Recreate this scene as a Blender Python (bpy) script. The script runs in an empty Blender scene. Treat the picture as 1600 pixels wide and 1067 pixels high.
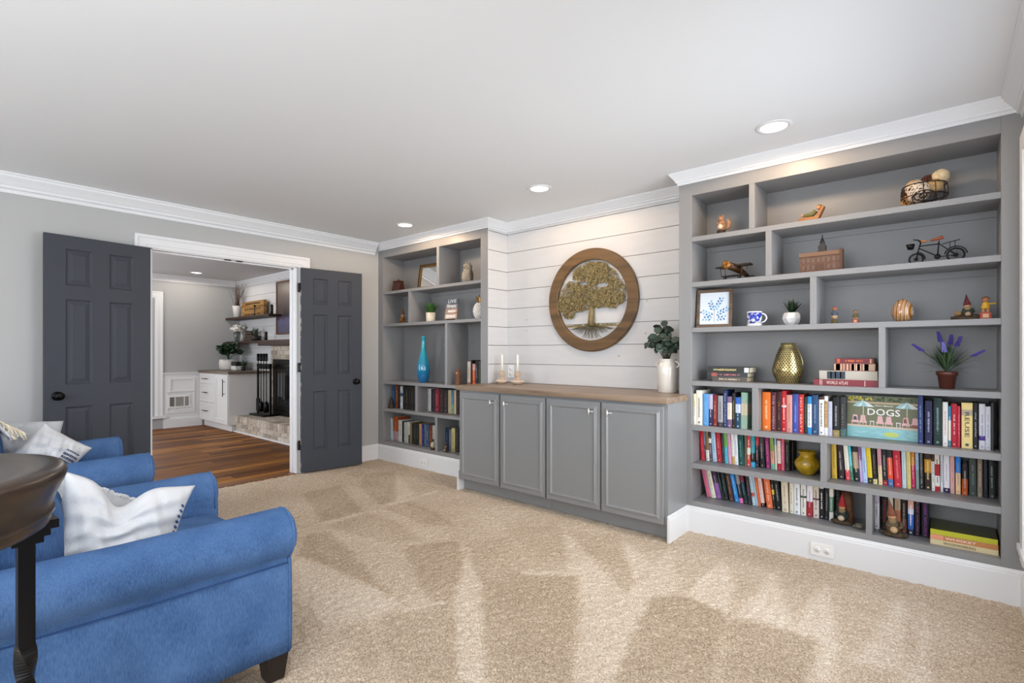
import bpy, math, random
import numpy as np
from mathutils import Vector, Matrix, Euler
random.seed(7); RNG = np.random.default_rng(7)
S = bpy.context.scene
COL = S.collection
PI = math.pi

# ---------------------------------------------------------------- camera
cam = bpy.data.objects.new('camera', bpy.data.cameras.new('camera'))
COL.objects.link(cam); S.camera = cam
cam.location = (0, 0, 1.2)
cam.rotation_euler = (PI/2, 0, 0.7069)
cam.data.sensor_width = 36.0
cam.data.lens = 795.6/1600*36
cam.data.shift_y = 16.5/1600
cam.data.clip_start = 0.02

# ---------------------------------------------------------------- world, light, exposure
w = bpy.data.worlds.new('world'); S.world = w; w.use_nodes = True
w.node_tree.nodes['Background'].inputs[0].default_value = (0.80, 0.88, 1.0, 1)
w.node_tree.nodes['Background'].inputs[1].default_value = 3.0
def area(name, loc, rot, sx, sy, power, color=(1, 1, 1), spread=PI):
    l = bpy.data.lights.new(name, 'AREA'); l.shape = 'RECTANGLE'; l.size = sx; l.size_y = sy
    l.energy = power; l.color = color; l.spread = spread
    o = bpy.data.objects.new(name, l); COL.objects.link(o); o.location = loc; o.rotation_euler = rot
    return o
# daylight by the right window and the rear windows, plus two added fills
area('daylight_right_window', (0.25, 2.45, 1.22), (0, PI/2, 0), 1.75, 1.5, 27, (0.95, 0.98, 1.0), math.radians(105))
area('sofa_side_fill', (0.25, -1.1, 1.3), (0, PI/2, 0), 1.6, 1.2, 36, (0.95, 0.98, 1.0))  # unseen source, added to brighten the side of the sofa
area('daylight_rear_window', (-2.0, -2.42, 1.45), (PI/2, 0, 0), 3.4, 1.6, 78, (0.95, 0.98, 1.0))
area('next_room_fill', (-7.0, -0.45, 1.4), (PI/2, 0, 0), 2.6, 1.6, 80, (0.97, 0.98, 1.0))  # general fill added to brighten the next room
# added unseen fill beside the camera, aimed up to brighten the ceiling
area('ceiling_bounce_fill', (-0.7, -0.5, 1.75), (PI, 0, 0), 0.6, 0.6, 37, (0.96, 0.98, 1.0))
vs = S.view_settings
vs.view_transform = 'Standard'; vs.look = 'None'; vs.gamma = 1; vs.use_curve_mapping = False
vs.exposure = -0.22
S.cycles.use_denoising = True
S.cycles.max_bounces = 8
S.cycles.diffuse_bounces = 5
S.cycles.glossy_bounces = 3
S.cycles.sample_clamp_indirect = 8

# ---------------------------------------------------------------- materials
def lin(h):
    if len(h) == 3: h = ''.join(c*2 for c in h)
    v = [int(h[i:i+2], 16)/255 for i in (0, 2, 4)]
    return [(c/12.92 if c <= .04045 else ((c+.055)/1.055)**2.4) for c in v] + [1]
MATS = {}
def mat(hexc, rough=.6, metal=0., bump=0., bscale=60., var=0., vscale=8., coat=0., emit=0., key=None, stretch=None, trans=0.):
    k = key or (hexc, rough, metal, bump, bscale, var, vscale, coat, emit, stretch, trans)
    if k in MATS: return MATS[k]
    m = bpy.data.materials.new('m_%03d' % len(MATS)); m.use_nodes = True
    nt = m.node_tree; b = nt.nodes['Principled BSDF']; L = nt.links
    b.inputs['Base Color'].default_value = lin(hexc)
    b.inputs['Roughness'].default_value = rough
    b.inputs['Metallic'].default_value = metal
    if coat: b.inputs['Coat Weight'].default_value = coat
    if trans:
        b.inputs['Transmission Weight'].default_value = trans; b.inputs['IOR'].default_value = 1.45
    if emit:
        b.inputs['Emission Color'].default_value = lin(hexc); b.inputs['Emission Strength'].default_value = emit
    if bump or var:
        tc = nt.nodes.new('ShaderNodeTexCoord'); mp = nt.nodes.new('ShaderNodeMapping')
        L.new(tc.outputs['Object'], mp.inputs[0])
        if stretch: mp.inputs['Scale'].default_value = stretch
        if var:
            n = nt.nodes.new('ShaderNodeTexNoise'); n.inputs['Scale'].default_value = vscale
            n.inputs['Detail'].default_value = 5
            L.new(mp.outputs[0], n.inputs['Vector'])
            mr = nt.nodes.new('ShaderNodeMapRange'); mr.inputs[1].default_value = .3; mr.inputs[2].default_value = .7
            mr.inputs[3].default_value = 1-var; mr.inputs[4].default_value = 1+var
            L.new(n.outputs['Fac'], mr.inputs[0])
            mx = nt.nodes.new('ShaderNodeVectorMath'); mx.operation = 'SCALE'
            mx.inputs[0].default_value = lin(hexc)[:3]
            L.new(mr.outputs[0], mx.inputs['Scale']); L.new(mx.outputs[0], b.inputs['Base Color'])
        if bump:
            n = nt.nodes.new('ShaderNodeTexNoise'); n.inputs['Scale'].default_value = bscale
            n.inputs['Detail'].default_value = 4
            L.new(mp.outputs[0], n.inputs['Vector'])
            bp = nt.nodes.new('ShaderNodeBump'); bp.inputs['Strength'].default_value = bump
            bp.inputs['Distance'].default_value = .01
            L.new(n.outputs['Fac'], bp.inputs['Height']); L.new(bp.outputs[0], b.inputs['Normal'])
    MATS[k] = m
    return m
def wood(c1, c2, axis='X', scale=1., rough=.5, key=None):
    k = ('wood', c1, c2, axis, scale, rough)
    if k in MATS: return MATS[k]
    m = bpy.data.materials.new('m_wood_%03d' % len(MATS)); m.use_nodes = True
    nt = m.node_tree; b = nt.nodes['Principled BSDF']; L = nt.links
    tc = nt.nodes.new('ShaderNodeTexCoord'); mp = nt.nodes.new('ShaderNodeMapping')
    s = {'X': (2, 28, 28), 'Y': (28, 2, 28), 'Z': (28, 28, 2)}[axis]
    mp.inputs['Scale'].default_value = [v*scale for v in s]
    L.new(tc.outputs['Object'], mp.inputs[0])
    oi = nt.nodes.new('ShaderNodeObjectInfo'); ml = nt.nodes.new('ShaderNodeMath'); ml.operation = 'MULTIPLY'
    ml.inputs[1].default_value = 37.0; L.new(oi.outputs['Random'], ml.inputs[0])
    cb = nt.nodes.new('ShaderNodeCombineXYZ'); L.new(ml.outputs[0], cb.inputs[0]); L.new(ml.outputs[0], cb.inputs[1]); L.new(ml.outputs[0], cb.inputs[2])
    L.new(cb.outputs[0], mp.inputs['Location'])
    n = nt.nodes.new('ShaderNodeTexNoise'); n.inputs['Scale'].default_value = 1.0; n.inputs['Detail'].default_value = 6
    n.inputs['Distortion'].default_value = .6
    L.new(mp.outputs[0], n.inputs['Vector'])
    r = nt.nodes.new('ShaderNodeValToRGB'); L.new(n.outputs['Fac'], r.inputs[0])
    r.color_ramp.elements[0].position = .32; r.color_ramp.elements[0].color = lin(c1)
    r.color_ramp.elements[1].position = .68; r.color_ramp.elements[1].color = lin(c2)
    L.new(r.outputs[0], b.inputs['Base Color']); b.inputs['Roughness'].default_value = rough
    bp = nt.nodes.new('ShaderNodeBump'); bp.inputs['Strength'].default_value = .15; bp.inputs['Distance'].default_value = .004
    L.new(n.outputs['Fac'], bp.inputs['Height']); L.new(bp.outputs[0], b.inputs['Normal'])
    MATS[k] = m; return m

WALL = mat('b2b2b1', .85, bump=.05, bscale=220)
CEIL = mat('e4e6e8', .9, bump=.04, bscale=160)
TRIM = mat('e0e1e3', .42)
SHIP = mat('cccccd', .5, var=.02, vscale=5, stretch=(1, 1, 6))
CASE = mat('888889', .42, bump=.02, bscale=90)
CABG = mat('868788', .3, bump=.015, bscale=120, stretch=(1, 1, .2))
DOORG = mat('3d4149', .6, bump=.10, bscale=40, stretch=(12, 12, .6))
BLACK = mat('0c0c0d', .35, metal=.6)
CHROME = mat('f2f2f2', .32, metal=.85)
WHITE = mat('e9e8e6', .5)

# ---------------------------------------------------------------- mesh helpers
class MB:
    def __init__(s): s.v = []; s.f = []; s.m = []; s.sm = []
    def add(s, vs_, fs, mi=0, smooth=False):
        o = len(s.v); s.v += [tuple(p) for p in vs_]
        s.f += [tuple(i+o for i in f) for f in fs]; s.m += [mi]*len(fs); s.sm += [smooth]*len(fs)
    def box(s, x0, x1, y0, y1, z0, z1, mi=0, M=None):
        p = [(x, y, z) for z in (z0, z1) for y in (y0, y1) for x in (x0, x1)]
        if M is not None: p = [tuple(M @ Vector(q)) for q in p]
        s.add(p, [(0, 2, 3, 1), (4, 5, 7, 6), (0, 1, 5, 4), (2, 6, 7, 3), (0, 4, 6, 2), (1, 3, 7, 5)], mi)
    def frustum(s, a, b, mi=0):            # two 4-point loops, closed
        s.add(list(a)+list(b), [(3, 2, 1, 0), (4, 5, 6, 7)] + [(i, (i+1) % 4, 4+(i+1) % 4, 4+i) for i in range(4)], mi)
    def lathe(s, prof, seg=24, c=(0, 0, 0), mi=0, M=None, sx=1, sy=1, smooth=True, cap=True):
        n = len(prof); vs_ = []
        for r, z in prof:
            for k in range(seg):
                a = 2*PI*k/seg; p = Vector((r*math.cos(a)*sx, r*math.sin(a)*sy, z))
                if M is not None: p = M @ p
                vs_.append((p[0]+c[0], p[1]+c[1], p[2]+c[2]))
        fs = [(i*seg+k, i*seg+(k+1) % seg, (i+1)*seg+(k+1) % seg, (i+1)*seg+k) for i in range(n-1) for k in range(seg)]
        if cap and prof[0][0] > 1e-6: fs.append(tuple(reversed(range(seg))))
        if cap and prof[-1][0] > 1e-6: fs.append(tuple(range((n-1)*seg, n*seg)))
        s.add(vs_, fs, mi, smooth)
    def ball(s, c, rx, ry=None, rz=None, seg=16, rings=10, mi=0, M=None):
        ry = ry or rx; rz = rz or rx
        prof = [(max(1e-5, math.sin(PI*i/rings)), -math.cos(PI*i/rings)) for i in range(rings+1)]
        vs_ = []
        for r, z in prof:
            for k in range(seg):
                a = 2*PI*k/seg; p = Vector((rx*r*math.cos(a), ry*r*math.sin(a), rz*z))
                if M is not None: p = M @ p
                vs_.append((p[0]+c[0], p[1]+c[1], p[2]+c[2]))
        fs = [(i*seg+k, i*seg+(k+1) % seg, (i+1)*seg+(k+1) % seg, (i+1)*seg+k) for i in range(rings) for k in range(seg)]
        s.add(vs_, fs, mi, True)
    def tube(s, pts, r, seg=8, mi=0, closed=False):
        pts = [Vector(p) for p in pts]; n = len(pts); rr = r if isinstance(r, (list, tuple)) else [r]*n
        vs_ = []; up = Vector((.13, .21, .97)).normalized(); pt = None
        for i, p in enumerate(pts):
            if closed: t = pts[(i+1) % n]-pts[i-1]
            else: t = pts[min(i+1, n-1)]-pts[max(i-1, 0)]
            t = t.normalized()
            u = up - t*up.dot(t)
            if u.length < 1e-3: u = Vector((1, 0, 0)) - t*t.x
            u = u.normalized(); up = u; v = t.cross(u)
            for k in range(seg):
                a = 2*PI*k/seg; q = p + (u*math.cos(a)+v*math.sin(a))*rr[i]; vs_.append(tuple(q))
        m = n if closed else n-1
        fs = [(i*seg+k, i*seg+(k+1) % seg, ((i+1) % n)*seg+(k+1) % seg, ((i+1) % n)*seg+k) for i in range(m) for k in range(seg)]
        if not closed: fs += [tuple(reversed(range(seg))), tuple(range((n-1)*seg, n*seg))]
        s.add(vs_, fs, mi, True)
    def prism(s, poly, y0, y1, mi=0, plane='XZ', M=None):   # poly in 2d, extruded along the third axis
        n = len(poly)
        def P(a, b, t): return {'XZ': (a, t, b), 'XY': (a, b, t), 'YZ': (t, a, b)}[plane]
        vs_ = [P(a, b, y0) for a, b in poly]+[P(a, b, y1) for a, b in poly]
        if M is not None: vs_ = [tuple(M @ Vector(q)) for q in vs_]
        s.add(vs_, [tuple(range(n)), tuple(reversed(range(n, 2*n)))]+[(i, n+i, n+(i+1) % n, (i+1) % n) for i in range(n)], mi)
    def obj(s, name, mats, parent=None, loc=None, rot=None, bev=0., seg=2):
        me = bpy.data.meshes.new(name); me.from_pydata(s.v, [], s.f)
        if not isinstance(mats, (list, tuple)): mats = [mats]
        for m in mats: me.materials.append(m)
        me.polygons.foreach_set('material_index', s.m); me.polygons.foreach_set('use_smooth', s.sm)
        me.update()
        o = bpy.data.objects.new(name, me); COL.objects.link(o)
        if parent is not None: o.parent = parent
        if loc is not None: o.location = loc
        if rot is not None: o.rotation_euler = rot
        if bev:
            b = o.modifiers.new('bevel', 'BEVEL'); b.width = bev; b.segments = seg; b.limit_method = 'ANGLE'
        return o
def fixn(o):                                # outward normals
    import bmesh
    bm = bmesh.new(); bm.from_mesh(o.data); bmesh.ops.recalc_face_normals(bm, faces=bm.faces); bm.to_mesh(o.data); bm.free(); return o
def thing(name, label, cat, loc=(0, 0, 0), rotz=0, group=None):
    o = bpy.data.objects.new(name, None); COL.objects.link(o); o.location = loc; o.rotation_euler = (0, 0, rotz)
    o.empty_display_size = .05
    return tag(o, label, cat, group)
def tag(o, label, cat, group=None):
    o['label'] = label; o['category'] = cat
    if group: o['group'] = group
    return o
def struct(o): o['kind'] = 'structure'; return o
def sbox(name, x0, x1, y0, y1, z0, z1, m, parent=None, bev=0.):
    b = MB(); b.box(x0, x1, y0, y1, z0, z1); return b.obj(name, m, parent, bev=bev)
def copy_tree(o, parent=None):
    c = o.copy(); COL.objects.link(c); c.parent = parent
    for ch in list(o.children): copy_tree(ch, c)
    return c
TEXTS = {}
def textmb(mb, s, w, h, X, mi=0):           # lettering fitted to a w x h box centred on 0, through matrix X (x right, y up, z out)
    if s not in TEXTS:
        cu = bpy.data.curves.new('t', 'FONT'); cu.body = s; cu.resolution_u = 2; cu.offset = .012
        o = bpy.data.objects.new('t', cu); COL.objects.link(o)
        dg = bpy.context.evaluated_depsgraph_get(); dg.update()
        me = bpy.data.meshes.new_from_object(o.evaluated_get(dg))
        TEXTS[s] = ([v.co.copy() for v in me.vertices], [tuple(p.vertices) for p in me.polygons])
        bpy.data.objects.remove(o); bpy.data.curves.remove(cu); bpy.data.meshes.remove(me)
    vs_, fs = TEXTS[s]
    x0 = min(v.x for v in vs_); x1 = max(v.x for v in vs_); y0 = min(v.y for v in vs_); y1 = max(v.y for v in vs_)
    out = [tuple(X @ Vector(((v.x-(x0+x1)/2)*w/(x1-x0), (v.y-(y0+y1)/2)*h/(y1-y0), 0))) for v in vs_]
    mb.add(out, fs, mi)
def dashmb(mb, w, h, X, mi=0, n=9, seed=0):  # unreadable lettering: small strokes
    r = random.Random(seed); x = -w/2
    while x < w/2-1e-6:
        k = min(r.uniform(.03, .10)*w*9/n, w/2-x); y0 = -h/2+r.uniform(0, .25)*h; y1 = h/2-r.uniform(0, .25)*h
        if r.random() > .12:
            mb.add([tuple(X @ Vector(p)) for p in ((x, y0, 0), (x+k*.72, y0, 0), (x+k*.72, y1, 0), (x, y1, 0))], [(0, 1, 2, 3)], mi)
        x += k
def MX(o, x, y):                            # matrix with origin o, x axis and y axis
    x = Vector(x).normalized(); y = Vector(y).normalized(); z = x.cross(y)
    return Matrix(((x[0], y[0], z[0], o[0]), (x[1], y[1], z[1], o[1]), (x[2], y[2], z[2], o[2]), (0, 0, 0, 1)))
def sweep(name, prof, path, m, parent=None, side=1, closed_ends=True):
    """profile [(out, z)] swept along a plan path [(x, y)]; side=+1: out is to the left of travel"""
    P = [Vector((p[0], p[1])) for p in path]; n = len(P); dirs = [(P[i+1]-P[i]).normalized() for i in range(n-1)]
    nor = [Vector((-d.y, d.x))*side for d in dirs]; mb = MB(); vs_ = []
    for i in range(n):
        if i == 0: mm = nor[0]
        elif i == n-1: mm = nor[-1]
        else:
            mm = nor[i-1]+nor[i]; mm = mm/(mm.dot(nor[i]))
        for o_, z in prof: vs_.append((P[i].x+mm.x*o_, P[i].y+mm.y*o_, z))
    k = len(prof)
    fs = [(i*k+j, i*k+(j+1) % k, (i+1)*k+(j+1) % k, (i+1)*k+j) for i in range(n-1) for j in range(k)]
    fs += [tuple(range(k)), tuple(reversed(range((n-1)*k, n*k)))]
    mb.add(vs_, fs); return fixn(mb.obj(name, m, parent))

DOORG.node_tree.nodes['Principled BSDF'].inputs['Specular IOR Level'].default_value = .3
# ================================================================ SETTING
XL, XR, YF, YS, YB, ZC = -4.893, .28, 3.399, 3.662, 3.69, 2.417
XB1, XB2, YREAR = -3.194, -1.396, -2.5
# ---- carpet: real tufts where the camera sees them, brushed lighter and darker by the vacuum cleaner
NAP = [
    (-1, [(-4.17, 2.14), (-4.18, 2.5), (-3.35, 2.19), (-3.37, 1.86)]),
    (-0.8, [(-4.37, 2.87), (-4.26, 3.15), (-3.42, 2.54), (-3.38, 2.37), (-3.99, 2.57)]),
    (-0.7, [(-3.26, 1.85), (-3.29, 2.17), (-3.02, 2.24), (-2.57, 2.11), (-2.6, 1.96), (-2.91, 1.89)]),
    (-1, [(-3.22, 1.67), (-3.15, 1.79), (-2.73, 1.71), (-2.27, 1.57), (-2.04, 1.54), (-2.28, 1.53), (-2.63, 1.51), (-2.94, 1.47)]),
    (-1, [(-2.55, 1.96), (-2.39, 2.25), (-2.17, 2.11), (-1.82, 1.69), (-1.89, 1.61), (-2.13, 1.72)]),
    (-0.7, [(-2.31, 2.25), (-2.17, 2.5), (-1.71, 2.16), (-1.15, 1.45), (-1.27, 1.35), (-1.69, 1.74), (-1.97, 2.0)]),
    (-0.6, [(-3.33, 2.35), (-3.29, 2.61), (-2.9, 2.54), (-2.58, 2.44), (-2.75, 2.29)]),
    (-0.7, [(-1.96, 1.38), (-1.93, 1.54), (-1.8, 1.67), (-1.63, 1.54), (-1.35, 1.28), (-1.52, 1.13), (-1.77, 1.25)]),
    (-0.4, [(-1.99, 1.19), (-1.94, 1.3), (-1.76, 1.22), (-1.63, 1.15), (-1.68, 1.11)]),
    (-0.6, [(-4.52, 2.74), (-4.51, 2.93), (-4.44, 2.93), (-4.26, 2.74), (-4.45, 2.75)]),
    (0.7, [(-4.12, 3.08), (-3.44, 2.76), (-3.39, 2.52)]),
    (0.8, [(-2.14, 2.09), (-1.84, 1.91), (-1.43, 1.5), (-1.27, 1.34), (-1.35, 1.28), (-1.78, 1.67)]),
    (0.9, [(-3.35, 1.85), (-3.35, 2.21), (-3.31, 2.19), (-3.31, 1.84)]),
    (0.9, [(-1.95, 1.47), (-1.83, 1.68), (-1.82, 1.67), (-1.93, 1.46)]),
    (0.8, [(-2.9, 1.45), (-2.6, 1.5), (-2.26, 1.52), (-2.0, 1.5), (-1.97, 1.35), (-2.08, 1.16), (-2.3, 1.22), (-2.37, 1.19)]),
    (-0.9, [(-1.77, 2.14), (-1.51, 2.32), (-1.32, 2.02), (-1.14, 1.71), (-1.04, 1.54), (-1.2, 1.4), (-1.78, 2.08)]),
    (-1, [(-1.1, 2.33), (-0.99, 2.46), (-0.8, 2.47), (-0.72, 2.18), (-0.65, 1.87), (-0.93, 1.64), (-1.0, 1.8)]),
    (-0.8, [(-0.74, 2.38), (-0.52, 2.45), (-0.41, 2.43), (-0.39, 2.2), (-0.39, 2.1), (-0.63, 1.9), (-0.69, 2.17)]),
    (1, [(-1.0, 3.06), (-0.85, 2.81), (-0.76, 2.43), (-0.99, 2.46)]),
    (1, [(-0.73, 3.07), (-0.6, 2.74), (-0.51, 2.48), (-0.74, 2.42)]),
    (1, [(-1.61, 2.97), (-1.27, 2.72), (-1.24, 2.42)]),
    (-0.4, [(-1.94, 2.85), (-1.63, 3.0), (-1.26, 2.46), (-1.24, 2.33), (-1.54, 2.56)]),
    (-0.35, [(-2.27, 2.65), (-2.06, 2.91), (-1.86, 2.71), (-1.6, 2.34), (-1.77, 2.15), (-1.79, 2.1)]),
    (0.7, [(-1.3, 3.05), (-1.01, 2.47), (-1.11, 2.35), (-0.92, 1.64), (-1.03, 1.55), (-1.25, 1.94), (-1.22, 2.29), (-1.23, 2.48)]),
    (0.8, [(-1.97, 2.85), (-1.88, 2.78), (-1.31, 2.36), (-1.23, 2.31), (-1.25, 1.94), (-1.52, 2.33), (-1.6, 2.34)]),
    (1, [(-0.48, 3.1), (-0.38, 2.7), (-0.34, 2.44), (-0.52, 2.46)]),
    (1, [(-0.34, 2.44), (-0.32, 2.16), (-0.38, 2.1), (-0.4, 2.45)]),
    (1, [(-0.17, 3.18), (-0.14, 2.77), (-0.12, 2.41), (-0.28, 2.35)]),
    (1, [(-0.08, 3.19), (-0.06, 2.68), (-0.04, 2.39), (-0.13, 2.32), (-0.09, 2.65)]),
    (0.9, [(-1.79, 2.16), (-1.53, 2.35), (-1.51, 2.32), (-1.76, 2.13)]),
    (0.9, [(-3.37, 2.38), (-3.37, 2.96), (-3.33, 2.93), (-3.32, 2.36)]),
]

def inside(poly, X, Y):
    r = np.zeros(X.shape, bool); n = len(poly)
    for i in range(n):
        (x1, y1), (x2, y2) = poly[i], poly[(i+1) % n]
        c = ((y1 > Y) != (y2 > Y)) & (X < (x2-x1)*(Y-y1)/((y2-y1)+1e-12)+x1)
        r ^= c
    return r
def carpet():
    st = .0075
    xs = np.concatenate([[XL], np.arange(-4.88, XR-.001, st), [XR]]); ys = np.concatenate([[YREAR], np.arange(-1.5, .4, .25), np.arange(.42, YF+.05, st)])
    nx, ny = len(xs), len(ys); X, Y = np.meshgrid(xs, ys)
    n1 = RNG.normal(0, 1, X.shape); n2 = RNG.normal(0, 1, X.shape)
    sm = n1.copy()
    for ax in (0, 1): sm = (np.roll(sm, 1, ax)+sm*1.2+np.roll(sm, -1, ax))/3.2
    Z = -.004 + .0034*np.clip(sm*1.5+n2*.25, -1.6, 1.3)
    Z[Y < .42] = -.004
    jx = X + .010*np.roll(n1, 3, 0); jy = Y + .010*np.roll(n2, 2, 1)
    nap = np.zeros(X.shape); wgt = np.zeros(X.shape)
    for v, poly in NAP: nap = np.where(inside(poly, jx, jy), v, nap)
    for _ in range(2):
        for ax in (0, 1): nap = (np.roll(nap, 1, ax)+nap*1.4+np.roll(nap, -1, ax))/3.4
    idx = np.arange(nx*ny).reshape(ny, nx)
    q = np.stack([idx[:-1, :-1], idx[:-1, 1:], idx[1:, 1:], idx[1:, :-1]], -1).reshape(-1)
    me = bpy.data.meshes.new('carpet'); nf = len(q)//4
    me.vertices.add(nx*ny); me.vertices.foreach_set('co', np.stack([X, Y, Z], -1).astype(np.float32).ravel())
    me.loops.add(len(q)); me.loops.foreach_set('vertex_index', q.astype(np.int32))
    me.polygons.add(nf); me.polygons.foreach_set('loop_start', np.arange(0, nf*4, 4, dtype=np.int32))
    me.polygons.foreach_set('loop_total', np.full(nf, 4, np.int32)); me.update(calc_edges=True)
    a = me.attributes.new('nap', 'FLOAT', 'POINT'); a.data.foreach_set('value', nap.astype(np.float32).ravel())
    m = bpy.data.materials.new('m_carpet'); m.use_nodes = True; nt = m.node_tree; L = nt.links; b = nt.nodes['Principled BSDF']
    b.inputs['Roughness'].default_value = 1; b.inputs['Specular IOR Level'].default_value = .1
    at = nt.nodes.new('ShaderNodeAttribute'); at.attribute_name = 'nap'
    r = nt.nodes.new('ShaderNodeValToRGB'); mr = nt.nodes.new('ShaderNodeMapRange')
    mr.inputs[1].default_value = -1; mr.inputs[2].default_value = 1
    L.new(at.outputs['Fac'], mr.inputs[0])
    tc = nt.nodes.new('ShaderNodeTexCoord'); n = nt.nodes.new('ShaderNodeTexNoise'); n.inputs['Scale'].default_value = 150; n.inputs['Detail'].default_value = 3
    n.inputs['Roughness'].default_value = .7
    L.new(tc.outputs['Object'], n.inputs['Vector'])
    n3 = nt.nodes.new('ShaderNodeTexNoise'); n3.inputs['Scale'].default_value = 2.2; L.new(tc.outputs['Object'], n3.inputs['Vector'])
    def madd(src, k, c):
        q_ = nt.nodes.new('ShaderNodeMath'); q_.operation = 'MULTIPLY_ADD'; q_.inputs[1].default_value = k; q_.inputs[2].default_value = c
        L.new(src, q_.inputs[0]); return q_.outputs[0]
    def addn(a_, b_):
        q_ = nt.nodes.new('ShaderNodeMath'); q_.operation = 'ADD'; L.new(a_, q_.inputs[0]); L.new(b_, q_.inputs[1]); return q_.outputs[0]
    v = addn(madd(mr.outputs[0], .31, .31), addn(madd(n.outputs['Fac'], 2.1, -1.05), madd(n3.outputs['Fac'], .3, -.15)))
    L.new(v, r.inputs[0])
    e = r.color_ramp.elements; e[0].position = 0; e[0].color = lin('84705a'); e[1].position = 1; e[1].color = lin('efe6da')
    x = e.new(.5); x.color = lin('c4b29c')
    L.new(r.outputs[0], b.inputs['Base Color'])
    me.materials.append(m)
    o = bpy.data.objects.new('floor', me); COL.objects.link(o); struct(o)
carpet()
# ---- wood floor of the next room
fb = struct(sbox('floor', -9.6, XL, -.7, 3.9, -.06, -.012, mat('3a2010', .6)))
FW = [wood('54300f', '986028', 'Y', 1.0, .5), wood('442408', '74441a', 'Y', 1.0, .5), wood('74420f', 'b47a34', 'Y', 1.0, .5), wood('58320f', '865424', 'Y', 1., .5)]
for m_ in FW: m_.node_tree.nodes['Principled BSDF'].inputs['Specular IOR Level'].default_value = .18
x = XL-.002; r = random.Random(3); k = 0
while x > -9.36:
    y = -.7+r.uniform(-.9, 0)
    while y < 3.7:
        y1 = y+r.uniform(.9, 1.5)
        a0, a1 = max(y, -.7), min(y1, 3.7)
        if a1-a0 > .05:
            b_ = MB(); b_.box(x-.1235, x, a0+.0008, a1-.0008, -.012, -.001-r.uniform(0, .0006))
            b_.obj('floorboard', r.choice(FW), fb)
        y = y1
    x -= .125
struct(sbox('trim_1', XL-.13, XL+.004, 1.23, 2.45, -.012, .001, wood('5e3416', '8a5a2a', 'Y', 1, .4)))   # threshold
# ---- ceilings
struct(sbox('ceiling', XL-.12, XR+.1, YREAR-.1, 3.8, ZC, ZC+.08, CEIL))
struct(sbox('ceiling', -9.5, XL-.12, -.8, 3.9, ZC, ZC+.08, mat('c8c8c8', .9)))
# ---- walls
def wall(name, boxes, m=WALL):
    b = MB()
    for q in boxes: b.box(*q)
    return struct(b.obj(name, m))
wall('wall_left', [(XL-.12, XL, YREAR, 1.23, -.02, ZC), (XL-.12, XL, 2.45, 3.8, -.02, ZC), (XL-.12, XL, 1.23, 2.45, 2.045, ZC)])
wall('wall_back', [(XL, XR+.1, YB+.012, 3.80, -.02, ZC)])
wall('wall_right', [(XR, XR+.1, YREAR, -1.8, -.02, ZC), (XR, XR+.1, -.4, 1.62, -.02, ZC), (XR, XR+.1, 3.27, 3.8, -.02, ZC)] + [(XR, XR+.1, a, b_, c, d) for a, b_ in ((-1.8, -.4), (1.62, 3.27)) for c, d in ((-.02, .3), (2.12, ZC))])
wall('wall_rear', [(XL-.12, -3.8, YREAR-.1, YREAR, -.02, ZC), (-.3, XR+.1, YREAR-.1, YREAR, -.02, ZC), (-3.8, -.3, YREAR-.1, YREAR, -.02, .6), (-3.8, -.3, YREAR-.1, YREAR, 2.2, ZC)])
GW = mat('aaabac', .85)
wall('wall_far', [(-9.5, -9.36, -.8, 1.7, -.06, ZC), (-9.5, -9.36, 2.36, 3.9, -.06, ZC), (-9.5, -9.36, 1.7, 2.36, -.06, .2), (-9.5, -9.36, 1.7, 2.36, 2.05, ZC)], GW)
wall('wall_fireplace', [(-9.36, XL-.12, 3.69, 3.9, -.06, ZC)], GW)
wall('wall_next_room', [(-9.36, -8.4, -.8, -.7, -.06, ZC), (-5.6, XL-.12, -.8, -.7, -.06, ZC), (-8.4, -5.6, -.8, -.7, -.06, .5), (-8.4, -5.6, -.8, -.7, 2.15, ZC)], GW)
# ---- windows (outside the frame, they let the daylight in)
def window(name, p0, p1, z0, z1, axis):
    fr = MB(); t = .05
    def bx(a0, a1, c0, c1, d=.03):
        if axis == 'Y': fr.box(p0-d, p0+d, a0, a1, c0, c1)
        else: fr.box(a0, a1, p0-d, p0+d, c0, c1)
    a, b_ = p1
    bx(a, a+t, z0, z1); bx(b_-t, b_, z0, z1); bx(a+t, b_-t, z0, z0+t); bx(a+t, b_-t, z1-t, z1); bx(a+t, b_-t, (z0+z1)/2-.025, (z0+z1)/2+.025, .02)
    n = 3 if b_-a > 2.5 else 2
    for i in range(1, n): bx(a+(b_-a)*i/n-.03, a+(b_-a)*i/n+.03, z0+t, z1-t, .025)
    wo = struct(fr.obj(name, TRIM)); pn = MB()
    if axis == 'Y': pn.box(p0-.003, p0+.003, a+t, b_-t, z0+t, z1-t)
    else: pn.box(a+t, b_-t, p0-.003, p0+.003, z0+t, z1-t)
    pn.obj('pane', GLASS, wo)
    return wo
GLASS = bpy.data.materials.new('m_glass'); GLASS.use_nodes = True; _n = GLASS.node_tree; _n.nodes.remove(_n.nodes['Principled BSDF'])
_t = _n.nodes.new('ShaderNodeBsdfTransparent'); _g = _n.nodes.new('ShaderNodeBsdfGlossy'); _g.inputs['Roughness'].default_value = .02; _x = _n.nodes.new('ShaderNodeMixShader')
_x.inputs[0].default_value = .05; _n.links.new(_t.outputs[0], _x.inputs[1]); _n.links.new(_g.outputs[0], _x.inputs[2]); _n.links.new(_x.outputs[0], _n.nodes['Material Output'].inputs[0])
window('window_1', XR+.06, (1.62, 3.27), .3, 2.12, 'Y'); window('window_added', XR+.06, (-1.8, -.4), .3, 2.12, 'Y'); window('window_2', YREAR-.06, (-3.8, -.3), .6, 2.2, 'X')  # the right-wall window behind the camera is added to go with the sofa fill
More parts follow.
